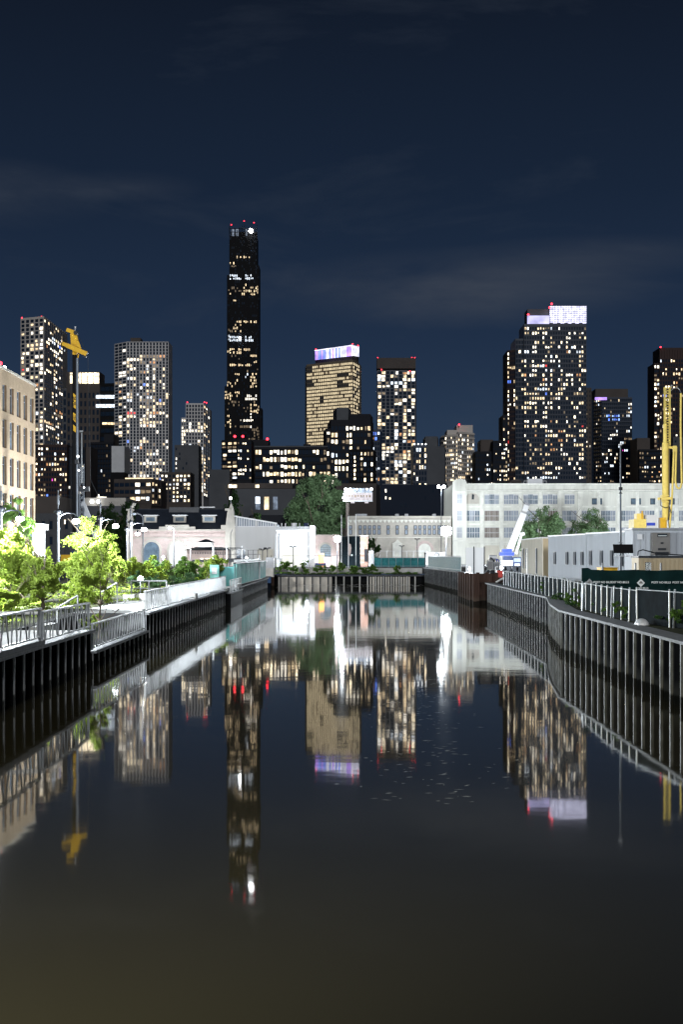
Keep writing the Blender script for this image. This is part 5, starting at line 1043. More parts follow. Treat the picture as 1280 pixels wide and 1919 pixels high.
flood('work light at the foot of the white box building', 575, 276, 1049, 1600, (X(575, 272), 272, 5), zb=GZ, hr=.2)
flood('added work light at the foot of the pumping station wall', 385, 294, 1044, 3200, (X(385, 280), 270, 5), zb=LZ, hr=.25)  # added to wash the lower brick wall with light
flood('added work light before the arches of the pumping station', 306, 294, 1044, 3200, (X(306, 280), 268, 5), zb=LZ, hr=.25)  # second added light, for the brick around the arches
flood('added work light on a pole brightening the big tree', 572, 358, 992, 13000, (X(590, 392), 392, 16), hr=.2)  # added behind the white buildings to lift the dark crown
flood('tall site light before the two warehouse trees', 1060, 318, 1040, 9000, (X(1060, 310), 312, 8), hr=.25)
def curved_lamp(label, px, D, yt, power, lit, curved=True, zb=LZ):
    o = thing('street_lamp', label, 'street lamp', (X(px, D), D, zb), 'plain street lamps beyond the bushes'); x = X(px, D)
    if not curved:
        MB().tube((x, D, zb), (x, D, Z(yt, D)), .1, .07).build('pole', 'pole_dark', o); MB().tube((x, D, Z(yt, D)), (x - .5, D, Z(yt - .5, D)), .05).build('arm', 'pole_dark', o); MB().ball((x - .6, D - .2, Z(yt, D)), .26, 10, 6, sz=.7).build('lens', 'lamp_warm', o)
        lamp('lamp_light', (x - .6, D - .8, Z(yt, D)), power, (1, .96, .9), parent=o, r=.2); return
    MB().path([(x, D, zb), (x, D, Z(yt + 8, D)), (x - .25, D, Z(yt + 3, D)), (x - .8, D, Z(yt, D)), (x - 1.1, D, Z(yt, D))], .1, 8).build('pole', 'pole_dark', o)
    MB().ball((x - 1.2, D, Z(yt + 1, D)), .28, 10, 6, sz=.6).build('lens', 'lamp_white' if lit else 'curtain', o)
    if power: lamp('lamp_light', (x - 1.2, D - .3, Z(yt + 1, D) - .5), power, parent=o, r=.2)
curved_lamp('unlit curved grey street lamp before the pumping station', 268, 215, 962, 0, False)
curved_lamp('lit street lamp in the middle of the pumping station wall', 326, 250, 990, 16000, True, False)
curved_lamp('lit street lamp beside the pagoda gatehouse', 357, 225, 1018, 12000, True, False)
# billboard
D = 380; o = thing('billboard', 'brightly lit white billboard on a concrete column beside the big tree', 'billboard', (X(656, D), D, GZ))
MB().box(X(648.5, D), X(654, D), D, D + .8, GZ, Z(942, D)).build('column', 'c_brown', o)
glowmat('signboard', (1, .93, 1), .72, .75, 1.3, 1.5); glowmat('signblue', (.55, .72, 1), .9, .3, 1.7, 1.2)
MB().box(X(643, D), X(698, D), D - .3, D + .3, Z(938, D), Z(924, D)).build('sign_panel', 'signboard', o)
MB().box(X(646, D), X(697, D), D - .1, D + .3, Z(923, D), Z(915.5, D)).build('sign_panel', 'signblue', o)
b = MB()
for i in range(15): xx = X(646 + i * 3.6, D); b.tube((xx, D - .4, Z(924, D)), (xx, D - .4, Z(914.5, D)), .08, n=4)
b.beam((X(643, D), D - .35, Z(939, D)), (X(698, D), D - .35, Z(939, D)), .3, .3); b.beam((X(645, D), D - .45, Z(923.6, D)), (X(698, D), D - .45, Z(923.6, D)), .1, .1); b.build('frame', 'grey_metal', o)
for px, py, rr in ((647.5, 917, .5), (696, 917, .55), (643, 933, .4), (657, 916, .3), (669, 917, .3), (688, 917, .3)): MB().ball((X(px, D), D - .8, Z(py, D)), rr * .6, 8, 6).build('lamp', 'lamp_small', o)
lamp('sign_light', (X(641, D), D - 9, Z(918, D)), 11000, parent=o); b = MB(); rr = random.Random(4)
for k in range(9): a = X(648 + k * 5.4, D); b.box(a, a + rr.uniform(.3, .5), D - .36, D - .31, Z(931.5 + rr.uniform(-1, 1), D), Z(928, D))
b.build('lettering', 'curtain_brown', o)
for px in (661, 687): MB().box(X(px - 3.5, D), X(px + 3.5, D), D - .2, D + .2, Z(943, D), Z(940.5, D)).build('lamp', 'signboard', o)
for px, py in ((674.5, 951), (680, 948), (687, 948), (696, 957), (684, 956)): pass
# ================================================================ RIGHT BANK: white hoarding, crane truck, trailers
D = 205; o = thing('white_hoarding', 'blinding white site panels between dark posts above the rusty pier', 'hoarding', (X(893, D), D, RZ))
for a, c_ in ((873, 887.5), (888.5, 907)): MB().box(X(a, D), X(c_, D), D, D + .2, RZ, Z(1026, D)).build('panel', 'white_paint', o)
for px in (888, 907.5): MB().tube((X(px, D), D - .15, RZ), (X(px, D), D - .15, Z(1024, D)), .07).build('post', 'dark_metal', o)
flood('small work light lighting the white panels', 880, 196, 1066, 2600, (X(890, 192), 190, 3.6), zb=RZ, hr=.12)
# crane truck
D = 250; z0 = RZ; o = thing('crane_truck', 'white boom crane on a blue and white truck parked before the warehouse', 'crane', (X(945, D), D, z0))
P = lambda px, py, dd=0: (X(px, D), D + dd, Z(py, D))
MB().beam(P(955, 1030), P(981, 962), 1.25, 1.0).build('boom', 'white_paint', o); MB().beam(P(972, 984, .1), P(987, 947, .1), .95, .8).build('boom_section', 'white_paint', o)
MB().beam(P(986, 950), P(989, 943), .7, .7).build('boom_head', 'grey_metal', o)
MB().beam(P(967, 1038), P(977, 1003), .35, .35).build('hydraulic_ram', 'white_metal', o); MB().beam(P(974, 1002, -.2), P(983, 1000, -.2), .3, .5).build('ram_mount', 'white_paint', o)
MB().box(*(P(936, 0)[0], P(962, 0)[0]), D - 1, D + 1, Z(1041, D), Z(1035, D)).build('counterweight', 'blue_paint', o)
MB().box(P(941, 0)[0], P(958, 0)[0], D - .9, D + .9, Z(1034.8, D), Z(1029, D)).build('winch', 'blue_paint', o)
cb = MB().box(P(960, 0)[0], P(976, 0)[0], D - 1.2, D + 1.2, Z(1066, D), Z(1044, D)).build('cab', 'navy_paint', o)
MB().box(P(961.5, 0)[0], P(974.5, 0)[0], D - 1.26, D - 1.21, Z(1053, D), Z(1046, D)).build('windscreen', 'curtain', cb); MB().box(P(963, 0)[0], P(973, 0)[0], D - 1.27, D - 1.21, Z(1060, D), Z(1056, D)).build('grille', 'white_metal', cb)
MB().box(P(938, 0)[0], P(959.8, 0)[0], D - 1.1, D + 1.1, Z(1060, D), Z(1050, D)).build('deck', 'white_metal', o); MB().box(P(942, 0)[0], P(959, 0)[0], D - 1.15, D, Z(1049.8, D), Z(1042, D)).build('engine_box', 'navy_paint', o)
for px in (942, 950, 964, 972): MB().tube((P(px, 0)[0], D - 1.25, z0 + .5), (P(px, 0)[0], D - .8, z0 + .5), .5, n=14).build('wheel', 'dark_metal', o)
# clutter of machine parts
D = 235
for i, (px, w, y0, y1, m_, lb, nm) in enumerate([(918, 10, 1068, 1050, 'white_paint', 'white machine housing at the left end of the site clutter', 'machine_housing'), (930, 12, 1068, 1053, 'grey_metal', 'grey pump unit left of the crane truck', 'pump_unit'), (924, 14, 1050, 1040, 'white_metal', 'pale tank on top of the site clutter', 'tank')]):
    o = thing(nm, lb, 'machine', (X(px, D), D, RZ)); zb_, zt_ = Z(y0, D), Z(y1, D); r2 = random.Random(i)
    if nm == 'tank': MB().tube((X(px - w / 2, D), D, (zb_ + zt_) / 2), (X(px + w / 2, D), D, (zb_ + zt_) / 2), (zt_ - zb_) / 2, n=14).build('tank_shell', m_, o); MB().box(X(px - 3, D), X(px + 3, D), D - .3, D + .3, RZ, zb_ + .1).build('stand', 'dark_metal', o)
    else:
        MB().box(X(px - w / 2, D), X(px + w / 2, D), D - .6, D + .6, RZ + .3, zt_).build('casing', m_, o)
        for k in range(4): MB().box(X(px - w / 2 + 1 + k * w / 4.5, D), X(px - w / 2 + 1.8 + k * w / 4.5, D), D - .68, D - .61, RZ + .6, zt_ - .2).build('louvre', 'dark_metal', o)
        for s_ in (-1, 1): MB().tube((X(px + s_ * w / 3, D), D - .7, RZ + .25), (X(px + s_ * w / 3, D), D + .7, RZ + .25), .25).build('wheel', 'dark_metal', o)
        MB().path([(X(px, D), D - .5, zt_), (X(px, D), D - .5, zt_ + .4), (X(px + 4, D), D - .5, zt_ + .3), (X(px + 5, D), D - .5, RZ + 1)], .08).build('hose', 'blue_paint' if i else 'dark_metal', o)
D = 178; o = thing('red_machine', 'small red machine with a steel frame beside the rusty pier', 'machine', (X(938, D), D, RZ)); MB().box(X(932, D), X(942, D), D, D + 1.4, RZ + .15, Z(1069, D)).build('casing', 'red_paint', o); MB().path([(X(929, D), D, RZ), (X(929, D), D, Z(1062, D)), (X(934, D), D, Z(1062, D))], .06).build('frame', 'white_metal', o); MB().box(X(919, D), X(930, D), D + .2, D + .8, RZ + .1, RZ + .35).build('skid', 'concrete', o)
# site offices (long sides face the canal)
def office(name, label, p0, p1, dep, z0, z1, m_, wins, group, mend=None, trim='white_metal', corr=.35):
    a = Vector((*p0, 0)); c = Vector((*p1, 0)); u = (c - a); L_ = u.length; u.normalize(); ang = math.atan2(u.y, u.x)
    o = thing(name, label, 'site office', (a.x, a.y, z0), group); M_ = Matrix.Translation(a) @ Matrix.Rotation(ang, 4, 'Z')
    b = MB(); b.T = M_; b.box(0, L_, 0, dep, z0 + .35, z1)
    k = 0
    while corr and k * corr < L_ - .1: b.box(k * corr, k * corr + .06, -.03, 0.0, z0 + .36, z1 - .01); k += 1
    b.T = None; b.build('body', m_, o)
    b = MB(); b.T = M_; b.box(-.06, L_ + .06, -.08, dep + .06, z1 + .003, z1 + .12); b.T = None; b.build('roof', trim, o)
    b = MB(); b.T = M_
    for q in range(5): b.box(L_ * q / 4.4, L_ * q / 4.4 + .3, .1, dep - .1, z0, z0 + .35)
    b.T = None; b.build('support_block', 'concrete', o)
    for s0, s1, h0, h1, kind in wins:
        w = MB(); w.T = M_; w.box(s0, s1, -.09, -.035, h0, h1); w.T = None; wo = w.build(kind, 'frame_dark' if kind == 'window' else trim, o)
        w = MB(); w.T = M_; w.box(s0 + .07, s1 - .07, -.12, -.095, h0 + .08, h1 - .08); w.T = None; w.build('pane' if kind == 'window' else 'leaf', 'glass_dim' if kind == 'window' else m_, wo)
    return o
OG = 'site offices behind the right canal wall'
office('site_office', 'short beige site office with tall narrow dark windows, leftmost of the row', (21.2, 188.5), (20.4, 163), 3, RZ, 6.6, 'beige_metal', [(2.5, 3.6, 3.3, 5.6, 'window'), (6.5, 7.6, 3.3, 5.6, 'window'), (8.2, 9.6, 2.7, 5.6, 'door'), (19.5, 20.8, 2.9, 5.6, 'window')], OG, trim='white_paint')
w_ = [2.0, 7.5, 12.2, 16.1, 20.2]; w_ = [(s_, s_ + 1.0, 4.0, 5.2, 'window') for s_ in (2.8, 8.3, 11.6, 14.6)]
office('site_office', 'long white site office next to the short beige one', (20.5, 158.5), (21.7, 142.2), 3, RZ, 6.7, 'office_grey', w_, OG)
office('site_office', 'long white site office behind the solar panel mast', (21.75, 142.0), (23.3, 124.5), 3, RZ, 6.75, 'office_grey', [(s_, s_ + .9, 4.0, 5.3, 'window') for s_ in (1.2, 5.0, 8.4, 11.6)], OG)
o = thing('gap_panel', 'brown shaded end wall between the beige and white site offices', 'wall', (20.7, 160, RZ)); MB().box(20.45, 23.4, 162.3, 162.8, RZ, 6.55).build('panel', 'tan_metal', o)
# grey equipment container with air conditioner
o = thing('equipment_container', 'blue-grey ribbed equipment container carrying an air conditioner at right', 'container', (23, 124, RZ)); xa = X(1184, 124); b = MB(); b.box(xa, 30, 123.6, 127, RZ + .3, 6.85)
k = 0
while xa + k * .42 < 30: b.box(xa + k * .42, xa + k * .42 + .12, 123.54, 123.6, RZ + .35, 6.7); k += 1
b.build('body', 'office_grey', o); MB().box(xa - .08, 30.1, 123.45, 127.1, 6.86, 7.0).build('roof_rail', 'grey_metal', o)
MB().box(X(1194, 123.5), X(1203.5, 123.5), 123.44, 123.5, Z(1011, 123.5), Z(1001, 123.5)).build('hatch', 'white_metal', o)
ac = MB().box(X(1222, 123), X(1255, 123), 122.8, 123.5, Z(1040, 123), Z(998, 123)).build('air_conditioner', 'ac_grey', o)
MB().box(X(1233, 122.8), X(1248, 122.8), 122.72, 122.78, Z(1031, 122.8), Z(1027, 122.8)).build('vent', 'dark_metal', ac); MB().box(X(1232, 122.8), X(1250, 122.8), 122.72, 122.78, Z(1006, 122.8), Z(1000, 122.8)).build('nameplate', 'frame_dark', ac)
MB().box(X(1233, 122.8), X(1249, 122.8), 122.68, 122.715, Z(1004.6, 122.8), Z(1003.4, 122.8)).build('lettering', 'letter_white', ac); MB().box(X(1238, 122.8), X(1243, 122.8), 122.72, 122.78, Z(1019, 122.8), Z(1016, 122.8)).build('badge', 'dark_metal', ac)
MB().box(X(1228, 122.8), X(1253, 122.8), 122.7, 122.79, Z(1040, 122.8), Z(1034, 122.8)).build('grille', 'dark_metal', ac)
MB().path([(X(1194, 110), 110, Z(1055, 110)), (X(1196, 110), 110, Z(1033, 110)), (X(1205, 110), 110, Z(1030, 110)), (X(1230, 110), 110, Z(1037, 110)), (X(1290, 110), 110, Z(1041, 110))], .04).build('cable', 'dark_metal', o)
# tan container
o = thing('shipping_container', 'tan corrugated shipping container half hidden by the dark windscreen', 'container', (19, 100, RZ)); xa = X(1197, 100); b = MB(); b.box(xa, xa + 6.1, 100, 102.4, RZ + .05, 4.75)
for k in range(22): q = xa + .1 + k * .275; b.box(q, q + .14, 99.95, 100.0, RZ + .2, 4.66)
b.build('body', 'tan_metal', o); MB().box(xa - .03, xa + 6.13, 99.92, 102.5, 4.76, 4.88).build('roof_rail', 'dark_metal', o)
MB().box(X(1209, 100), X(1219, 100), 99.9, 99.945, Z(1070, 100), Z(1053.5, 100)).build('number_plate', 'letter_black', o)
for k, tx in enumerate(('8005', '0980')): text('number', tx, .26, (X(1212 + k * 4.6, 100), 99.88, Z(1062, 100)), (rad(90), rad(90), 0), 'letter_white', o)
# dark windscreen fence with lettering
o = thing('hoarding_screen', 'tall dark green windscreen reading POST NO BILLS behind the chain link fence', 'hoarding', (12.3, 82, RZ)); S0 = Vector((X(1090, 84), 84, 0)); S1 = Vector((X(1345, 82), 82, 0)); u = (S1 - S0).normalized()
b = MB(); n = 40
for i in range(n):
    q0 = S0.lerp(S1, i / n); q1 = S0.lerp(S1, (i + 1) / n); d0 = .04 * math.sin(i * .9); d1 = .04 * math.sin((i + 1) * .9); t0 = 4.16 + (.1 if i < 3 else .0) + .02 * math.sin(i * .5); t1 = 4.16 + (.1 if i + 1 < 3 else 0) + .02 * math.sin((i + 1) * .5)
    b.add([(q0.x, q0.y + d0, RZ), (q1.x, q1.y + d1, RZ), (q1.x, q1.y + d1, t1), (q0.x, q0.y + d0, t0)], [(0, 1, 2, 3)])
b.build('fabric', 'screen_green', o)
for px in (1133, 1195, 1243): MB().tube((X(px, 83.3), 83.9, RZ), (X(px, 83.3), 83.9, Z(1055, 83.3)), .05).build('post', 'grey_metal', o)
for px in (1130, 1161, 1234, 1273): text('lettering', 'POST NO BILLS', .145, (X(px, 83.0), 83.0 if px < 1200 else 82.3, Z(1091, 83)), (rad(90), 0, 0), 'letter_white', o)
text('lettering', 'NO BILLS', .13, (X(1204, 82.6), 82.4, Z(1102, 82.6)), (rad(90), 0, 0), 'letter_white', o)
for px, m_ in ((1107, 'grey_metal'), (1199, 'letter_white')):
    cx, cz = X(px, 82.8), Z(1092, 82.8); yy = 83.2 if px < 1150 else 82.5; s_ = .21
    e = MB().xz([(cx - s_, cz), (cx, cz - s_), (cx + s_, cz), (cx, cz + s_)], yy - .02, yy).build('diamond_emblem', m_, o)
    MB().xz([(cx - s_ * .5, cz - .03), (cx + s_ * .5, cz - .03), (cx + s_ * .3, cz + .05), (cx, cz + .1), (cx - s_ * .3, cz + .05)], yy - .04, yy - .022).build('emblem_mark', 'ac_grey', e)
o = thing('skip_bin', 'yellow skip edge showing above the dark windscreen', 'skip', (14.8, 92, RZ)); MB().xz([(X(1126, 92), RZ), (X(1152, 92), RZ), (X(1155, 92), Z(1064.5, 92)), (X(1124, 92), Z(1064.5, 92))], 91.5, 93).build('bin', 'yellow', o); MB().box(X(1123.5, 92), X(1155.5, 92), 91.4, 93.1, Z(1064.4, 92), Z(1063.2, 92)).build('rim', 'yellow', o)
# chain link fence along the canal
fp = [(14.5, 143), (14.0, 118), (13.5, 98), (12.3, 82), (11.95, 72), (12.0, 65), (12.5, 61), (13.3, 54), (14.2, 46)]
def chain_fence(label, pts, h, sp, seed):
    r = random.Random(seed); o = thing('chain_link_fence', label, 'fence', (*pts[0], RZ), 'chain link fence sections on the right bank'); sb = MB()
    for a, c_ in zip(pts, pts[1:]):
        A = Vector((*a, RZ)); B = Vector((*c_, RZ)); L_ = (B - A).length; n = max(1, round(L_ / sp)); up = Vector((0, 0, h))
        for i in range(n):
            q = A.lerp(B, i / n); lean = Vector((r.uniform(-.03, .03), 0, 0)); MB().tube(q, q + up * r.uniform(1.0, 1.04) + lean, .035, n=6).ball(q + up * 1.03 + lean, .045, 6, 4).build('post', 'galv', o)
        MB().tube(A + up * .99, B + up * .99, .022, n=5).build('top_rail', 'galv', o)
        for k in range(6):
            q0 = A.lerp(B, k / 6); q1 = A.lerp(B, (k + 1) / 6); sb.add([q0 + Vector((.05, .03, .04)), q1 + Vector((.05, .03, .04)), q1 + up * .96 + Vector((.05, .03, 0)), q0 + up * .96 + Vector((.05, .03, 0))], [(0, 1, 2, 3)])
    sb.build('mesh_screen', 'screen_dark', o); return o
chain_fence('far screened fence with evenly spaced bright posts beyond the kink', fp[:4], 1.3, 2.6, 1); chain_fence('screened fence with close bright posts at the kink of the wall', fp[3:6], 1.35, 1.9, 2); chain_fence('near screened fence with paired thick bright posts at the right edge', fp[5:], 1.4, 3.2, 3)
for i, (x, y, h, lb) in enumerate([(11.8, 78.5, 1.3, 'leaning thin pipe standing at the kink behind the wall'), (12.55, 60.5, 1.45, 'second thick pipe paired with the fence post at the right'), (11.7, 69.5, 1.35, 'spare pipe leaning between two fence posts')]):
    MB().tube((x, y, RZ), (x + .05, y, RZ + h), .04, n=7).ball((x + .05, y, RZ + h), .05, 6, 4).build('pipe', 'galv', label=lb, cat='pipe')
o = thing('white_dome', 'small grey-white dome cover lying behind the right wall', 'dome cover', (11.7, 64.2, RZ)); b = MB()
for j in range(5):
    t0, t1 = j * math.pi / 10, (j + 1) * math.pi / 10
    b.add([(11.85 + .28 * math.cos(t) * math.cos(a), 63.2 + .28 * math.cos(t) * math.sin(a) * 1.5, RZ + .02 + .26 * math.sin(t)) for t in (t0, t1) for a in [k * math.pi / 8 for k in range(16)]], [(k, (k + 1) % 16, 16 + (k + 1) % 16, 16 + k) for k in range(16)])
b.build('shell', 'white_metal', o); MB().tube((11.85, 63.2, RZ), (11.85, 63.2, RZ + .05), .32, n=14).build('base_ring', 'concrete', o)
# mast with panel
D = 90; x = X(1163, D); o = thing('camera_mast', 'tall thin grey mast with a black solar panel and small camera top', 'mast', (x, D, RZ))
MB().tube((x, D, RZ), (x, D, Z(920, D)), .07, .05, 8).tube((x, D, Z(920, D)), (x, D, Z(833, D)), .045, .035, 8).build('pole', 'tube_grey', o)
MB().xz([(X(1149, D), Z(1036.5, D)), (X(1185, D), Z(1036.5, D)), (X(1184, D), Z(1020, D)), (X(1147, D), Z(1020, D))][::-1], D - .35, D - .25).build('solar_panel', 'c_black', o)
b = MB(); b.beam((X(1150, D), D - .1, Z(1042, D)), (X(1180, D), D - .1, Z(1042, D)), .06, .06)
for px in (1153, 1158, 1165, 1172, 1177): b.tube((X(px, D), D - .15, Z(1042.5, D)), (X(px, D), D - .15, Z(1036, D)), .025, n=5)
b.build('bracket', 'galv', o); MB().box(x - .1, x + .1, D - .1, D + .1, Z(919, D), Z(913, D)).tube((x, D, Z(925, D)), (x, D, Z(922, D)), .12, .04, 8).build('camera', 'dark_metal', o)
MB().path([(x, D, Z(834, D)), (x + .08, D - .05, Z(831, D))], .07).tube((x - .1, D, Z(834, D)), (x + .12, D, Z(832, D)), .05).build('camera', 'white_metal', o); MB().tube((x, D, Z(1018, D)), (x, D, Z(1015, D)), .16, .04, 8).build('clamp', 'galv', o)
# ================================================================ DRILLING RIGS
D = 201; o = thing('drilling_rig', 'tall drilling rig with dark mast, pale tube and yellow cathead at left', 'drilling rig', (X(146, D), D, LZ))
P = lambda px, py, dd=0: Vector((X(px, D), D + dd, Z(py, D)))
MB().box(X(135.5, D), X(143.5, D), D, D + .8, Z(1010, D), Z(665, D)).build('mast', 'c_black', o)
MB().tube(P(145.5, 1005, -.3), P(145.5, 672, -.3), .17, n=10).build('kelly_tube', 'tube_grey', o)
b = MB(); b.tube(P(146.5, 672, -.2), P(147.5, 664, -.2), .09).tube(P(143.5, 860, -.25), P(143.5, 672, -.25), .05).build('pipe', 'yellow', o)
for y0, y1 in ((737, 768), (773, 793), (796, 812)):
    MB().xz([(X(137.5, D), Z(y0, D)), (X(143.3, D), Z(y0 + 5, D)), (X(143.3, D), Z(y1, D)), (X(137.5, D), Z(y1 - 5, D))][::-1], D - .12, D - .02).build('yellow_plate', 'yellow', o)
text('lettering', 'SOIL', .62, P(140.2, 753, -.15), (rad(90), rad(90), 0), 'letter_black', o); text('lettering', 'TEC', .42, P(140.2, 784, -.15), (rad(90), rad(90), 0), 'letter_black', o)
b = MB(); b.beam(P(119, 645.5, -.5), P(129, 650, -.5), .5, .45); b.beam(P(127, 649, -.5), P(164, 665, -.5), .6, .55); b.ball(P(120, 646, -.5), .28, 8, 6); b.build('cathead_arm', 'yellow', o)
b = MB(); b.xz([(P(132, 626).x, P(0, 626).z), (P(143, 622).x, P(0, 622).z), (P(148, 645).x, P(0, 645).z), (P(153, 656).x, P(0, 656).z), (P(143, 663).x, P(0, 663).z), (P(133.5, 648).x, P(0, 648).z)][::-1], D - .2, D + .5)
b.box(P(136, 0).x, P(143, 0).x, D - .1, D + .4, Z(665, D), Z(655, D)); b.beam(P(125, 618.5), P(142, 624.5), .5, .45); b.build('cathead', 'yellow', o)
b = MB(); b.xz([(P(144, 650).x, P(0, 650).z), (P(145, 640).x, P(0, 640).z), (P(149, 641).x, P(0, 641).z), (P(154, 657).x, P(0, 657).z)][::-1], D - .5, D - .25); b.build('gusset', 'yellow', o)
MB().tube(P(160, 667, -.7), P(160, 667, -.3), .28, n=12).tube(P(163, 661, -.7), P(163, 661, -.3), .22, n=12).tube(P(142.5, 625, -.5), P(142.5, 625, .3), .25, n=10).build('sheave', 'dark_metal', o)
MB().tube(P(140.5, 622), P(141, 614), .05).ball(P(141, 613.5), .12, 6, 4).build('anemometer', 'white_metal', o)
b = MB(); b.tube(P(133, 625), P(133, 1000), .03, n=4).tube(P(143, 622), P(162, 660), .035, n=4).tube(P(164.5, 666), P(170, 900), .03, n=4).tube(P(121, 648), P(121, 658), .025, n=4).tube(P(170, 900), P(182, 925), .03, n=4); b.build('cable', 'dark_metal', o)
MB().box(X(120.3, D), X(121.8, D), D - .1, D + .1, Z(659.5, D), Z(656, D)).build('hook', 'white_metal', o)
b = MB(); b.tube(P(154.5, 905, -.6), P(154.5, 812, -.6), .11, .08).tube(P(150.5, 809, -.6), P(157, 809, -.6), .12).tube(P(151, 878, -.6), P(158, 878, -.6), .14).build('hose_carrier', 'galv', o)
b = MB(); b.beam(P(156, 940), P(183, 1006), .35, .35).beam(P(152, 942, .5), P(177, 1008, .5), .35, .35).build('back_stay', 'grey_metal', o)
b = MB()
for i in range(14): b.tube(P(149, 1000 - i * 9), P(157, 991 - i * 9), .06, n=4).tube(P(157, 1000 - i * 9), P(149, 991 - i * 9), .06, n=4)
b.tube(P(149, 1005), P(149, 870), .08).tube(P(157, 1005), P(157, 870), .08); b.build('lattice', 'tube_grey', o)
MB().box(X(149, D), X(167, D), D - .3, D + .5, Z(921, D), Z(912, D)).box(X(142, D), X(148, D), D - .8, D - .3, Z(870, D), Z(862, D)).build('winch_frame', 'dark_metal', o)
MB().ball(P(147.5, 856, -.6), .16, 6, 4).ball(P(149, 882, -.6), .12, 6, 4).ball(P(159, 914, -.6), .1, 6, 4).build('work_light', 'lamp_small', o)
MB().box(X(115, D), X(134, D), D - .5, D + 4, 3.0, 4.9).build('counterweight', 'yellow', o); MB().box(X(134, D), X(190, D), D, D + 3, 3.0, 5.4).build('machine_body', 'navy_paint', o)
MB().box(X(168, D), X(188, D), D - .4, D - .02, 3.2, 5.9).build('cab', 'yellow', o)
for dd in (-.6, 3.2): MB().box(X(112, D), X(196, D), D + dd, D + dd + .7, LZ, LZ + 1.1).build('track', 'dark_metal', o)
# right yellow rig
D = 163; o = thing('drilling_rig', 'yellow lattice drilling rig with hanging yellow hoses at the right edge', 'drilling rig', (X(1248, D), D, RZ))
b = MB(); xa, xb_ = 1246.5, 1256
for px in (xa, xb_):
    for dd in (0, .5): b.tube(P(px, 835, dd), P(px, 725, dd), .055, n=6)
for i in range(22):
    y0 = 835 - i * 5; b.tube(P(xa, y0), P(xb_, y0 - 5), .03, n=4).tube(P(xb_, y0), P(xa, y0 - 5), .03, n=4)
b.build('lattice_mast', 'yellow_pale', o)
MB().tube(P(1247, 975), P(1247, 830), .33, n=14).tube(P(1246.5, 832), P(1246.5, 795), .2, n=12).build('lower_mast', 'yellow_pale', o)
b = MB(); b.tube(P(1254.5, 975, .1), P(1254.5, 835, .1), .06)
for i in range(26): b.tube(P(1251.5, 970 - i * 5.2, .1), P(1254.5, 967.4 - i * 5.2, .1), .035, n=4)
b.build('drag_chain', 'c_gold', o)
b = MB(); b.path([P(1275, 738, -.3), P(1274.5, 800, -.3), P(1276, 880, -.3), P(1276.5, 905, -.3), P(1274, 914, -.3), P(1270.5, 916, -.3), P(1266.5, 912, -.3), P(1264.5, 902, -.3), P(1266, 850, -.3), P(1266.5, 838, -.3)], .1, 8); b.build('hose', 'yellow_pale', o)
b = MB(); b.path([P(1262, 838, -.3), P(1260.5, 880, -.3), P(1258, 940, -.3), P(1253.5, 992, -.3)], .1, 8); b.build('hose', 'yellow_pale', o)
b = MB(); b.path([P(1257, 733, 0), P(1262, 728, 0), P(1270, 727, 0), P(1274, 731, 0), P(1275, 738, -.3)], .04, 6); b.path([P(1256, 728), P(1258, 722), P(1262, 723)], .04); b.build('hose_arm', 'galv', o)
b = MB(); b.beam(P(1250, 838), P(1267, 840), .2, .22); b.box(X(1260, D), X(1267, D), D - .4, D - .1, Z(846, D), Z(836, D)).build('bracket', 'yellow_pale', o)
b = MB(); b.beam(P(1231, 935, -.4), P(1256, 934, -.4), .3, .25).beam(P(1236, 930, -.4), P(1252, 929, -.4), .25, .12).beam(P(1238, 939, -.4), P(1252, 941, -.4), .2, .12); b.build('guide_clamp', 'yellow_pale', o)
MB().path([P(1236, 934, -.6), P(1236, 948, -.6), P(1244, 952, -.6), P(1252, 950, -.6), P(1256, 962, -.6)], .04).path([P(1253, 950, -.6), P(1250, 975, -.6), P(1252, 990, -.6)], .04).build('cable', 'dark_metal', o)
MB().box(X(1236, D), X(1246, D), D - .4, D + .6, 4.5, Z(970, D)).box(X(1243, D), X(1249, D), D - .2, D + .5, RZ + 1, Z(968, D)).build('base_mast', 'yellow', o)
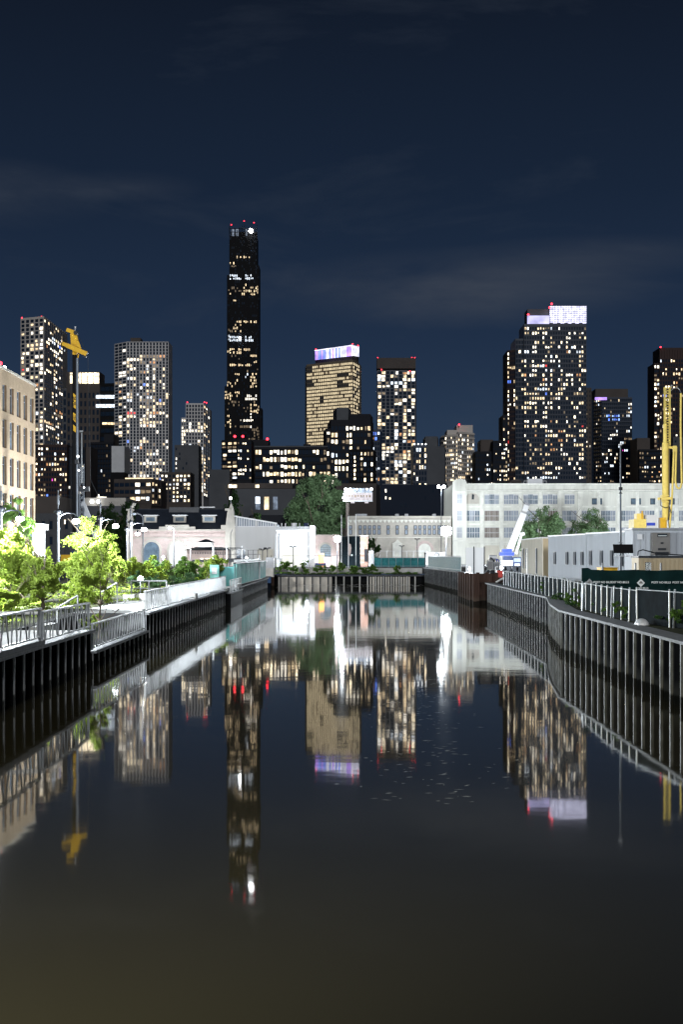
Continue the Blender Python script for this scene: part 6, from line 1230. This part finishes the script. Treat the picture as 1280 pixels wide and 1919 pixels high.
MB().box(X(1188, D), X(1211, D), D, D + 3, 4.0, Z(973, D)).build('machine_body', 'yellow_pale', o); MB().box(X(1211, D), X(1231, D), D - .2, D + 3, 4.0, Z(965, D)).build('cab', 'white_paint', o)
MB().box(X(1195, D), X(1208, D), D + .5, D + 2, Z(973, D), Z(962, D)).build('engine_cover', 'yellow_pale', o); MB().tube(P(1205, 972, .4), P(1205, 957, .4), .08).build('exhaust', 'yellow', o)
MB().box(X(1211, D), X(1227, D), D - .28, D - .21, Z(985, D), Z(979.5, D)).build('sign', 'blue_paint', o)
for dd in (-.4, 3): MB().box(X(1180, D), X(1250, D), D + dd, D + dd + .6, RZ, RZ + 1.0).build('track', 'dark_metal', o)
lamp('rig_light', (X(1215, 150), 150, 9.5), 3000, (1, .96, .88))
# overhead wires at left
for i, (ya, yb_, lb) in enumerate([(912, 915, 'upper overhead cable crossing behind the rig'), (926, 929, 'lower overhead cable crossing behind the rig')]):
    MB().path([(X(60, 300), 300, Z(ya, 300)), (X(110, 300), 300, Z(ya + 3, 300)), (X(165, 300), 300, Z(yb_, 300))], .04, 4).build('overhead_cable', 'dark_metal', label=lb, cat='cable', group='overhead cables')
# roadside lamps near the canal bridge side: soft fill of the site lights over the right bank
# floating flecks
b = MB(); rr = random.Random(3)
for k in range(220):
    y = rr.uniform(32, 66); x = 2.2 + rr.gauss(0, .8) + (y - 40) * .03; a = rr.gauss(.15, .35); l = rr.uniform(.02, .13); w = rr.uniform(.002, .006); dx, dy = math.cos(a) * l, math.sin(a) * l
    b.add([(x - dx, y - dy, .004), (x + w, y - w * 3, .004), (x + dx, y + dy, .005), (x - w, y + w * 3, .004)], [(0, 1, 2, 3)])
for k in range(260):
    y = 263 - abs(rr.gauss(0, 14)); x = rr.uniform(-10, 13); l = rr.uniform(.1, .5); w = rr.uniform(.05, .25)
    b.add([(x - l, y, .004), (x, y - w, .004), (x + l, y, .005), (x, y + w, .004)], [(0, 1, 2, 3)])
b.build('floating_debris', 'letter_white', label='thin pale flecks of debris floating on the canal', cat='debris', kind='stuff')
